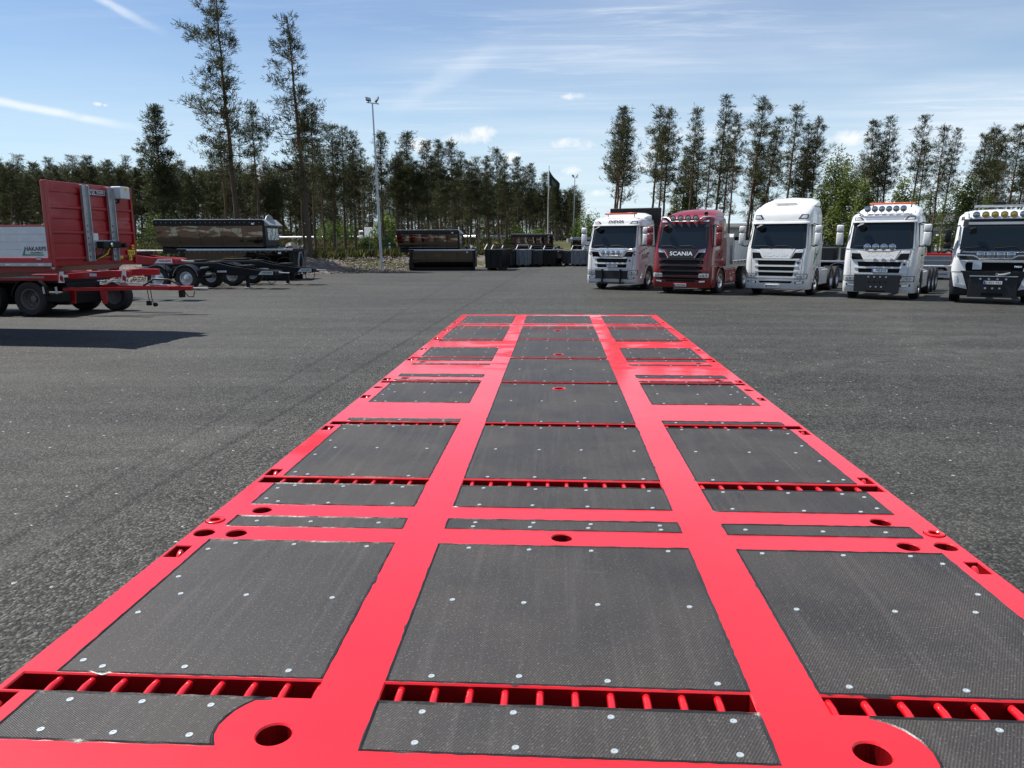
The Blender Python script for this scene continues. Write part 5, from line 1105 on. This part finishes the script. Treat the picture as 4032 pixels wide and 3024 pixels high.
def hook_trailer(label, loc, rz, paint, dark, leg=True, wheels=True):
    o = thing('hook_lift_trailer', label, 'trailer', loc, rz, 'empty hook-lift trailers')       # x = 0 at the drawbar eye
    for y, s in ((-.38, -1), (.38, 1)):
        MB().prism([(-3.4, .72), (-2.6, .60), (-.55, .60), (-.55, .82), (-1.4, .86), (-2.6, 1.02), (-3.2, 1.16), (-6.8, 1.16), (-6.8, .9), (-3.8, .86)], 'y', y-.05, y+.05).build('frame_rail', paint, o, 0, .012)
    MB().bb(-1.3, -.5, -.42, .42, .62, .80).build('drawbar_head', paint, o, 0, .02); MB().tube([(-.5, 0, .72), (-.25, 0, .70), (0, 0, .70)], [.05, .03, .03], 8).build('drawbar_eye', GREYP, o, 40)
    pl = MB().prism([(-1.28, .63), (-.58, .63), (-.58, .80), (-1.12, .80)], 'y', -.445, -.435).build('name_plate', PLATE if not dark else SIDEAL, o)
    MB().prism([(-1.28, .628), (-.58, .628), (-.58, .65), (-1.22, .65)], 'y', -.450, -.446).build('green_logo', GREEN, pl); place(text_mb('HAKARPS', .11, bold=.02), lambda a, b, c: (-.86+a, -.451, .725+b)).build('lettering', INK if dark else TRED, pl)
    for x in (-2.0, -3.5): MB().box((x, 0, 1.0 if x > -3 else 1.16), (.42, .8, .12)).build('locking_block', CHAS, o, 0, .02); 
    for x in (-6.5, -4.9, -3.6): MB().tube([(x, -1.1, .95), (x, 1.1, .95)], .045, 8).build('cross_member', GALV if x != -4.9 else CHAS, o, 40)
    MB().prism([(-5.5, 1.18), (-3.9, 1.18), (-3.9, 1.30), (-5.0, 1.27)], 'y', -.3, .3).build('slide_ramp', CHAS, o, 0, .02)
    for x in (-5.6, -4.25) if wheels else ():
        MB().tube([(x, -.9, .5), (x, .9, .5)], .075, 8).build('axle', CHAS, o, 40); wheels_y(o, x, ((-1.06, -1), (1.06, 1)), .50, .36, RIMM, .02)
        for s in (-1, 1):
            y0, y1 = sorted((s*.86, s*1.27)); arc_guard(o, x, .5, .62, y0, y1, GBLK); 
            arc_guard(o, x, .5, .605, *sorted((s*1.255, s*1.275)), SIDEAL, 'guard_trim', 10, 170, .012)
    if leg: MB().bb(-2.05, -1.93, -.08, .08, .06, .62).build('support_leg', CHAS, o, 0, .01); MB().bb(-2.12, -1.86, -.12, .12, 0, .06).build('leg_foot', GALV, o, 0, .01)
    MB().tube([(-1.0, -.3, .6)]+[(-.72+.24*math.cos(a), -.3, .50+.24*math.sin(a)) for a in [rad(150+20*i) for i in range(11)]]+[(-.5, -.3, .62)], .016, 6).build('hose_loop', BLK, o, 50)
    MB().bb(-3.2, -2.75, -.437, -.431, .74, .82).build('data_plate', SIDEAL, o); MB().bb(-3.75, -3.5, -.437, -.431, .66, .72).build('data_plate', PLATE, o)
    return o
def hook_trailers():
    rz = rad(-4)
    b1 = gp(744, 1141)                                       # contact of the near wheel of the first black one
    off = Matrix.Rotation(rz, 3, 'Z') @ Vector((-4.25, -1.06, 0))
    hook_trailer('black hook-lift trailer nearest the red ones, chrome wheel showing', b1-off, rz, GBLK, True)
    hook_trailer('second black hook-lift trailer, its drawbar reaching furthest right', b1-off+Vector((.75, 3.1, 0)), rz, GBLK, True)
    p = gp(770, 1106, .70); hook_trailer('red hook-lift trailer drawbar with name plate before the black trailers', p, rz, TRED, False, False)
hook_trailers()
def tipper_body(name, label, T, X0, X1, zt, zb, W_=2.5, rim=.30, lean=.36, window=False, arch=False, group='stacked black tipper bodies'):
    # trough along local x; near side at y=0
    o = put(name, None); tag(o, label, 'tipper body', group); o.matrix_world = T
    n = 8
    def sec(t):                                              # outline of the near half from the rim down
        if t < .45: return (.05+.02*t, zt-rim-(zt-rim-zb)*.52*t/.45)
        a = (t-.45)/.55; ang = a*PI/2; return (.06+.75*(1-math.cos(ang)), zt-rim-(zt-rim-zb)*(.52+.48*math.sin(ang)))
    K = 12; prof = [sec(i/K) for i in range(K+1)]
    def xl(z): f = (zt-rim-z)/max(.1, zt-rim-zb); return X0+.04+lean*f**1.7
    def xr(z): f = (zt-rim-z)/max(.1, zt-rim-zb); return X1+(.10*f if window else .05*f)
    N = 24
    for side in (0, 1):
        panels = 5 if not arch else 4
        for p in range(panels):
            mb = MB(); vs = []
            for k in range(7):
                for (y, z) in prof:
                    u = (p+k/6)/panels; a, b = xl(z), xr(z); x = a+(b-a)*u; x += .008*(1 if k == 0 else -1 if k == 6 else 0); yy = y-.012*math.sin(k/6*PI)*(1 if z > zb+.1 else 0); vs.append((x, yy if not side else W_-yy, z))
            m = len(prof); mb.add(vs, [(k*m+i, k*m+i+1, (k+1)*m+i+1, (k+1)*m+i) for k in range(6) for i in range(m-1)]); mb.build('side_panel', POL, o, 60)
    core = MB()                                               # dark inner shell closes the seams and the ends
    ring = [(y+.02, z) for y, z in prof]+[(W_-y-.02, z) for y, z in prof[::-1]]
    core.loft([[Vector((xl(z)+.02, y, z)) for y, z in ring], [Vector((xr(z)-.02, y, z)) for y, z in ring]]); core.build('trough_shell', GBLK, o, 40)
    for s, y in ((0, 0), (1, W_-.14)):
        r = MB().prism([(y, zt-rim), (y+.14, zt-rim), (y+.14, zt), (y, zt)], 'x', X0, X1).build('rim_beam', GBLK, o, 0, .02); MB().bb(X0+.02, X1-.02, y+.015, y+.125, zt+.002, zt+.02).build('rim_glint', mat('sun_glint_edge', (.75, .76, .77), .38, .3), r, 0, .005)  # bright strip on top stands in for the sun glint on the rim
        for i in range(22): MB().disc((X0+.15+i*(X1-X0-.3)/21, y-.004 if not s else y+.14, zt-.14), .018, .012, 'y', 8).build('rivet', GALV, r)
        if s == 0: MB().bb(X1-.55, X1-.40, -.006, -.001, zt-.24, zt-.16).build('maker_plate', PLATE, r)
    if window:
        MB().prism([(X1-.02, zb+.3), (X1+.16, zb+.3), (X1+.10, zt-.05), (X1-.02, zt-.05)], 'y', .02, W_-.02).build('front_wall', GBLK, o, 0, .02)
        MB().prism([(X1+.16, zt-1.0), (X1+.18, zt-1.0), (X1+.135, zt-.42), (X1+.115, zt-.42)], 'y', .35, W_-.25).build('front_window', mat('clear_sheet', (.45, .48, .50), .06, .9, bump=(3.0, .8, .06)), o)
        v = MB().prism([(X1+.0, zt-.34), (X1+.34, zt-.30), (X1+.34, zt-.26), (X1+.05, zt+.0), (X1, zt+.04)], 'y', .03, W_-.03).build('front_visor', GREYP, o, 0, .02)
        MB().prism([(.5, zt-.02), (W_-.5, zt-.02), (W_-.8, zt+.20), (W_/2+.1, zt+.26), (W_/2-.1, zt+.26), (.8, zt+.20)], 'x', X1-.02, X1+.03).build('raised_flap', GREYP, v)
    if arch:
        e = X1+.05
        MB().bb(X0+.5, X1+.2, -.03, .05, zt-.10, zt+.02).build('tarp_tube', ALU, o, 40, .03)
        for y in (0, W_-.16): MB().bb(e, e+.16, y, y+.16, zb, zt).build('frame_post', GBLK, o, 0, .02)
        MB().bb(e, e+.16, 0, W_, zt-.16, zt).build('frame_beam', GBLK, o, 0, .02)
        MB().tube([(e+.2, .75, zb+.05), (e+.2, .75, zt-.65), (e+.2, 1.05, zt-.2), (e+.2, 1.45, zt-.2), (e+.2, 1.75, zt-.65), (e+.2, 1.75, zb+.05)], .05, 8).build('hook_bail', GREYP, o, 40)
        for i in range(5): MB().bb(e+.17, e+.21, 2.12, 2.38, zb+.2+i*.22, zb+.235+i*.22).build('ladder_step', ALU, o)
        for y in (2.10, 2.38): MB().bb(e+.17, e+.21, y-.02, y+.02, zb+.1, zt-.1).build('ladder_rail', ALU, o)
        tp = MB(); rnd = random.Random(7)
        tp.grid(lambda u, v: (X1-.75+u*.95, .1+v*2.3, zt+.10+.16*math.sin(u*PI)*math.sin(v*PI)+.07*math.sin(u*9+v*5)+.05*math.sin(v*17+u*4)), 14, 22); tp.build('folded_tarp', mat('tarp_black', (.03, .03, .032), .45), o, 60)
        for y in (.35, W_-.5): MB().bb(X0+.1, X1+.1, y, y+.16, zb-.16, zb+.05).build('skid', CHAS, o, 0, .02)
        MB().prism([(X0-.0, zb-.1), (X0+.5, zb-.1), (X0+.35, zb+.5), (X0+.42, zt-.05), (X0+.2, zt-.02), (X0+.05, zb+.6)], 'y', .02, W_-.02).build('tail_gate', GBLK, o, 0, .02)
        for y in (.1, W_-.2): MB().bb(X0+.05, X0+.45, y, y+.14, .0, zb).build('roller_foot', CHAS, o, 0, .02)
        for y in (.35, W_-.5): MB().bb(X1-.5, X1+.1, y, y+.16, .0, zb-.15).build('front_foot', CHAS, o, 0, .02)
    else:
        MB().prism([(X0+.34, zb-.02), (X0+1.4, zb-.02), (X0+1.4, zb+.16), (X0+.3, zb+.3)], 'y', .12, W_-.12).build('tail_gate_frame', GBLK, o, 0, .02)
    return o
def stacks():
    tilt = rad(1.2)
    def frame(px, py, depth_px, sx, sz, rz=rad(3)):           # left end of the rim's foot on the asphalt
        p = gp(px, py); return Matrix.Translation((p.x, p.y, 0)) @ Matrix.Rotation(rz, 4, 'Z') @ Matrix.Diagonal((sx, 1, sz, 1))
    S_ = [((622, 1105), 1.08, 1.08, 'near black tipper', 'lower body of the near mirror-black tipper stack behind the hook-lift trailers', 'upper body of the near mirror-black tipper stack behind the hook-lift trailers'),
          ((1563, 1066), .80, .94, '', 'lower body of the central black tipper stack right of the tall light pole', 'upper body of the central black tipper stack right of the tall light pole'),
          ((2012, 1048), .62, .86, '', 'lower body of the far black tipper stack behind the small bins', 'upper body of the far black tipper stack behind the small bins')]
    for (p, sx, sz, _, l1, l2) in S_:
        T = frame(*p, 0, sx, sz)
        tipper_body('tipper_body', l1, T, 1.05, 6.70, 1.56, .20, rim=.12, lean=.30, arch=True)
        tipper_body('tipper_body', l2, T, 0.0, 5.44, 3.0, 1.36, lean=.40, window=True)
stacks()
def bins():
    def hook_bin(label, px, py, w, h, mtl, L=3.4, rz=rad(-6), frame=True, name='hook_bin'):
        p = gp(px, py); o = thing(name, label, 'bin', p, rz, 'hook-lift bins in a row')
        MB().prism([(-w/2+.06, .18), (w/2-.06, .18), (w/2, h), (-w/2, h)], 'y', .06, L).build('shell', mtl, o, 0, .015)
        rim = MB().bb(-w/2-.03, w/2+.03, .03, L+.03, h-.06, h+.02).build('rim', mtl, o, 0, .01)
        for x in (-w*.42, -w*.15, w*.15, w*.42): MB().bb(x-.035, x+.035, .0, .06, .16, h-.06).build('rib', mtl, o, 0, .008)
        for k in range(6): 
            for s in (-1, 1): MB().bb(s*(w/2-.02)-.025, s*(w/2-.02)+.025, .35+k*.55, .42+k*.55, .22, h-.06).build('rib', mtl, o)
        MB().tube([(-w*.2, -.03, .1), (-w*.2, -.03, h*.72), (-w*.08, -.03, h-.02), (w*.08, -.03, h-.02), (w*.2, -.03, h*.72), (w*.2, -.03, .1)], .04, 6).build('hook_bail', mtl, o, 40)
        for s in (-1, 1): MB().bb(s*w*.3-.05, s*w*.3+.05, .0, L, .0, .18).build('skid', CHAS, o)
        if frame:
            f = MB().tube([(-w/2, .05, h), (-w*.36, .25, h+.38), (w*.36, .25, h+.38), (w/2, .05, h)], .028, 6).build('tarp_frame', mtl, o, 40)
            MB().tube([(-w/2, .04, h+.01), (-w*.37, .24, h+.37)], .036, 6).build('frame_stay', SIDEAL, f)
        return o
    LG = mat('light_grey_paint', (.15, .165, .185), .45, var=(4, (.12, .13, .15)))
    hook_bin('black bin with ladder tucked right behind the central tipper stack', 1942, 1066, 1.25, 1.45, GBLK, frame=True)
    hook_bin('narrow black bin second from the central tipper stack', 1962, 1056, 1.1, 1.40, GBLK)
    hook_bin('dark bin with white post at its left, before the far tipper stack', 2000, 1052, 1.12, 1.32, mat('dark_grey_paint', (.02, .022, .026), .4))
    hook_bin('light grey bin, the brightest of the row before the far tipper stack', 2058, 1052, 1.10, 1.36, LG)
    hook_bin('dark bin right of the light grey bin', 2111, 1050, 1.1, 1.28, mat('dark_grey_paint', (.02, .022, .026), .4))
    hook_bin('black bin fourth in the row, below the far tipper stack', 2162, 1050, 1.0, 1.28, GBLK)
    hook_bin('grey ribbed bin left of the first white lorry', 2275, 1049, 1.15, 1.28, LG)
    hook_bin('grey ribbed bin partly hidden by the first white lorry', 2322, 1049, 1.2, 1.28, LG)
    hook_bin('dark grey bin behind the grey ribbed bins', 2240, 1047, 1.1, 1.2, mat('dark_grey_paint', (.02, .022, .026), .4), frame=False)
    # far polished cab-like body with bright window right behind the bins
    p = gp(2255, 1044); o = thing('tipper_body', 'dark tipper body with pale front window just left of the first lorry', 'tipper body', p, rad(3), 'stacked black tipper bodies')
    MB().prism([(0, .3), (2.6, .3), (2.6, 2.2), (0, 2.2)], 'y', .2, 2.6).build('shell', POL, o, 0, .03); MB().bb(-.05, 2.65, .12, 2.7, 2.1, 2.32).build('rim_beam', GREYP, o, 0, .02); MB().bb(.75, 2.4, .17, .195, 1.35, 2.0).build('front_window', mat('clear_sheet', (.45, .48, .5), .06), o); MB().bb(-.4, 0, .2, 2.4, 1.9, 2.2).build('visor', GREYP, o, 0, .02)
    for x in (.2, 2.1): MB().bb(x, x+.2, .4, 2.4, 0, .3).build('foot', CHAS, o)
bins()
def masts():
    g = mat('mast_steel', (.40, .43, .46), .42, .7)
    def light_mast(label, px, dist, xt, yt, base=0.0):
        b = pd(px, 1000, dist); b.z = base; t = pd(xt, yt, dist); o = thing('light_mast', label, 'light mast', b, .25); d = t-b; d = Matrix.Rotation(-.25, 3, 'Z') @ d; h = d.z
        MB().tube([(0, 0, 0), d*.45], [.105, .085], 14).build('lower_pole', g, o, 50); MB().tube([d*.45, d*.97], [.068, .05], 12).build('upper_pole', g, o, 50)
        MB().lathe([(.19, 0), (.19, .05), (.12, .07), (.115, .35)], (0, 0, 0), 'z', 14, False).build('base_flange', g, o, 40); MB().bb(-.09, .09, -.12, -.08, .6, 1.0).build('hatch', g, o, 0, .01)
        MB().box(d*.97+Vector((.03, 0, 0)), (.85, .07, .06), (0, .10, 0)).build('cross_arm', g, o, 0, .01)
        for x, rr in ((-.27, (rad(-35), rad(8), rad(20))), (.30, (rad(-30), rad(-25), rad(-50)))):
            c = d*.97+Vector((x, -.02, .24)); f = MB().box(c, (.36, .08, .30), rr).build('floodlight', BLK, o, 0, .015)
            R_ = Matrix.Rotation(rr[2], 3, 'Z') @ Matrix.Rotation(rr[1], 3, 'Y') @ Matrix.Rotation(rr[0], 3, 'X'); MB().box(c+R_ @ Vector((0, -.045, 0)), (.29, .012, .22), rr).build('lamp_glass', GREYP, f); MB().tube([c, c-Vector((0, 0, .25))], .03, 6).build('bracket', BLK, f)
        return o
    light_mast('tall galvanised light mast with two floodlights by the gravel bank', 1502, math.hypot(*gp(1502, 1066).xy), 1465, 385)
    light_mast('distant light mast with two floodlights right of the flagpole', 2255, 112, 2264, 690, .4)
    b = pd(2156, 1000, 108); b.z = .4; t = pd(2162, 655, 108); o = thing('flagpole', 'white flagpole with drooping black flag above the far bins', 'flagpole', b, 0); d = t-b
    MB().tube([(0, 0, 0), d*.6, d], [.10, .085, .045], 12).build('pole', mat('white_pole', (.62, .63, .64), .35), o, 50); MB().lathe([(.001, .12), (.08, .08), (.08, -.02), (.001, -.05)], d, 'z', 10, False).build('finial', PLATE, o, 50)
    fl = MB(); top = d*.955
    fl.grid(lambda u, v: top+Vector((.05+u*1.45-.18*v*u, .22*math.sin(u*6+v*2)*u, -v*1.9*(1-.25*u)-u*1.9-.12*math.sin(u*5))), 16, 12)
    f = fl.build('flag', mat('flag_black', (.012, .013, .016), .7), o, 60)
    em = MB(); em.grid(lambda u, v: top+Vector((.05+(.25+.45*u)*1.45-.18*(.3+.35*v)*(.25+.45*u), .22*math.sin((.25+.45*u)*6+(.3+.35*v)*2)*(.25+.45*u)-.03, -(.3+.35*v)*1.9*(1-.25*(.25+.45*u))-(.25+.45*u)*1.9-.12*math.sin((.25+.45*u)*5))), 8, 4); em.build('flag_emblem', mat('flag_print', (.12, .15, .13), .7), f, 60)
masts()
def background_right():
    wall_ = mat('grey_cladding', (.17, .18, .20), .6, var=(.6, (.15, .16, .175))); roof = mat('dark_roof', (.055, .055, .06), .8); wht = mat('white_render', (.62, .62, .61), .7)
    def building(name, label, px0, px1, dist, h, depth, wm, rh=1.2, win=0, rz=None):
        a = pd(px0, 960, dist); b = pd(px1, 960, dist); w = (b-a).length; rz = math.atan2(b.y-a.y, b.x-a.x); z0 = hgt(a.x, a.y); o = thing(name, label, 'building', (a.x, a.y, z0), rz)
        MB().bb(0, w, 0, depth, -.3, h).build('wall', wm, o); MB().prism([(-.5, h), (depth+.5, h), (depth/2, h+rh)], 'x', -.4, w+.4).build('roof', roof, o)
        MB().bb(-.45, w+.45, -.55, -.40, h-.08, h+.10).build('fascia', wht, o)
        for i in range(win):
            x = 1+(w-2)*(i+.5)/win; f = MB().bb(x-.55, x+.55, -.05, .02, 1.2, 2.3).build('window', wht, o); MB().bb(x-.45, x+.45, -.07, -.045, 1.3, 2.2).build('pane', GLASS, f)
        return o
    building('warehouse', 'long grey warehouse with dark roof behind the rightmost lorries', 3560, 4200, 122, 4.2, 14, wall_, 1.6, 8)
    building('warehouse', 'dark grey building behind trunks between the middle lorries', 3185, 3420, 126, 4.4, 14, mat('slate_cladding', (.075, .075, .085), .7), 1.0, 3)
    building('house', 'small white house with three windows between the middle lorries', 3285, 3350, 100, 1.9, 6, wht, .7, 3)
    building('warehouse', 'pale low building seen between trunks behind the red lorry', 2850, 2990, 118, 3.6, 10, mat('pale_cladding', (.40, .41, .42), .6), .6, 4)
    p = pd(3655, 960, 92); o = thing('canopy', 'white flat canopy on slim posts right of the fourth lorry', 'canopy', (p.x, p.y, hgt(p.x, p.y)), rad(-20))
    MB().bb(0, 3.6, 0, 3, 3.0, 3.35).build('roof', wht, o, 0, .02)
    for x in (.1, 3.4):
        for y in (.1, 2.8): MB().bb(x, x+.12, y, y+.12, -.2, 3.0).build('post', wht, o)
    def box_lorry(label, px, dist, rz, s=1.0, z=None):
        p = pd(px, 960, dist); o = thing('box_lorry', label, 'lorry', (p.x, p.y, hgt(p.x, p.y) if z is None else z), rz, None, (s,)*3)
        MB().bb(0, 1.7, -1.2, 1.2, .7, 2.7).build('cab', WHITE, o, 50, .15, 3); MB().bb(.2, 1.4, -1.215, -1.19, 1.6, 2.35).build('side_window', GLASS, o); MB().bb(-.012, .03, -1.0, 1.0, 1.6, 2.45).build('windscreen', GLASS, o)
        MB().bb(1.85, 8.2, -1.27, 1.27, 1.0, 3.5).build('cargo_box', WHITE, o, 0, .04); MB().bb(.3, 8.1, -.5, .5, .55, .98).build('frame', CHAS, o)
        for x in (1.0, 5.8, 7.1): wheels_y(o, x, ((-1.05, -1), (1.05, 1)), .48, .3)
    box_lorry('white box lorry parked before the grey warehouse on the right', 3690, 104, rad(-12))
    box_lorry('tiny white lorry on the far road seen between trunks and bushes', 1425, 128, rad(-23), .62, 1.95)
    # black trailer with one visible wheel in the gap between third and fourth lorry
    p = gp(3296, 1113); rz = rad(-25); o = thing('box_trailer', 'black low trailer with grey wheel in the gap between two white lorries', 'trailer', p, rz)
    for x in (-1.9, .05): MB().bb(x, x+1.65, .0, 2.4, 1.10, 1.72).build('load_box', mat('matt_black', (.012, .013, .016), .6), o, 0, .03)
    MB().bb(-3, 3.2, -.03, 2.43, 1.0, 1.08).build('bed', SIDEAL, o, 0, .01); MB().bb(-3, 3.2, .5, 1.9, .7, .99).build('frame', CHAS, o)
    wheels_y(o, 0, ((.17, -1), (2.2, 1)), .45, .34, STEEL_RIM, .03); wheels_y(o, -1.25, ((.17, -1), (2.2, 1)), .45, .34, STEEL_RIM, .03); arc_guard(o, 0, .45, .54, -.02, .36, SIDEAL)
    # flat trailer with red headboard in the gap right of the fourth lorry
    p = gp(3690, 1102); o = thing('dropside_trailer', 'grey dropside trailer with bright red headboard right of the fourth lorry', 'trailer', p, rad(-20))
    MB().bb(-1.2, 1.6, .0, 2.4, .66, .74).build('bed', SIDEAL, o, 0, .01); MB().bb(-1.0, .55, .02, .07, .76, 1.25).build('side_board', GREYP, o, 0, .01); MB().bb(-1.0, .55, .01, .02, .98, 1.03).build('board_rib', ALU, o)
    MB().bb(-.6, 1.0, .3, .4, 1.02, 1.38).build('headboard', mat('signal_red', (.62, .012, .015), .35), o, 0, .01); MB().bb(.28, .48, .2, .3, .74, 1.05).build('headboard_post', mat('signal_red', (.62, .012, .015), .35), o)
    MB().bb(.8, 1.5, .1, .9, .76, 1.18).build('tool_box', GREYP, o, 0, .01)
    for z in (.12, .32): MB().bb(-1.2, 1.6, -.05, .0, z, z+.15).build('under_run_bar', ALU, o, 0, .01)
    for x in (-.6, .9): MB().bb(x, x+.08, .1, .2, .0, .66).build('leg', CHAS, o)
    wheels_y(o, .2, ((.9, -1), (2.2, 1)), .34, .25)
background_right()
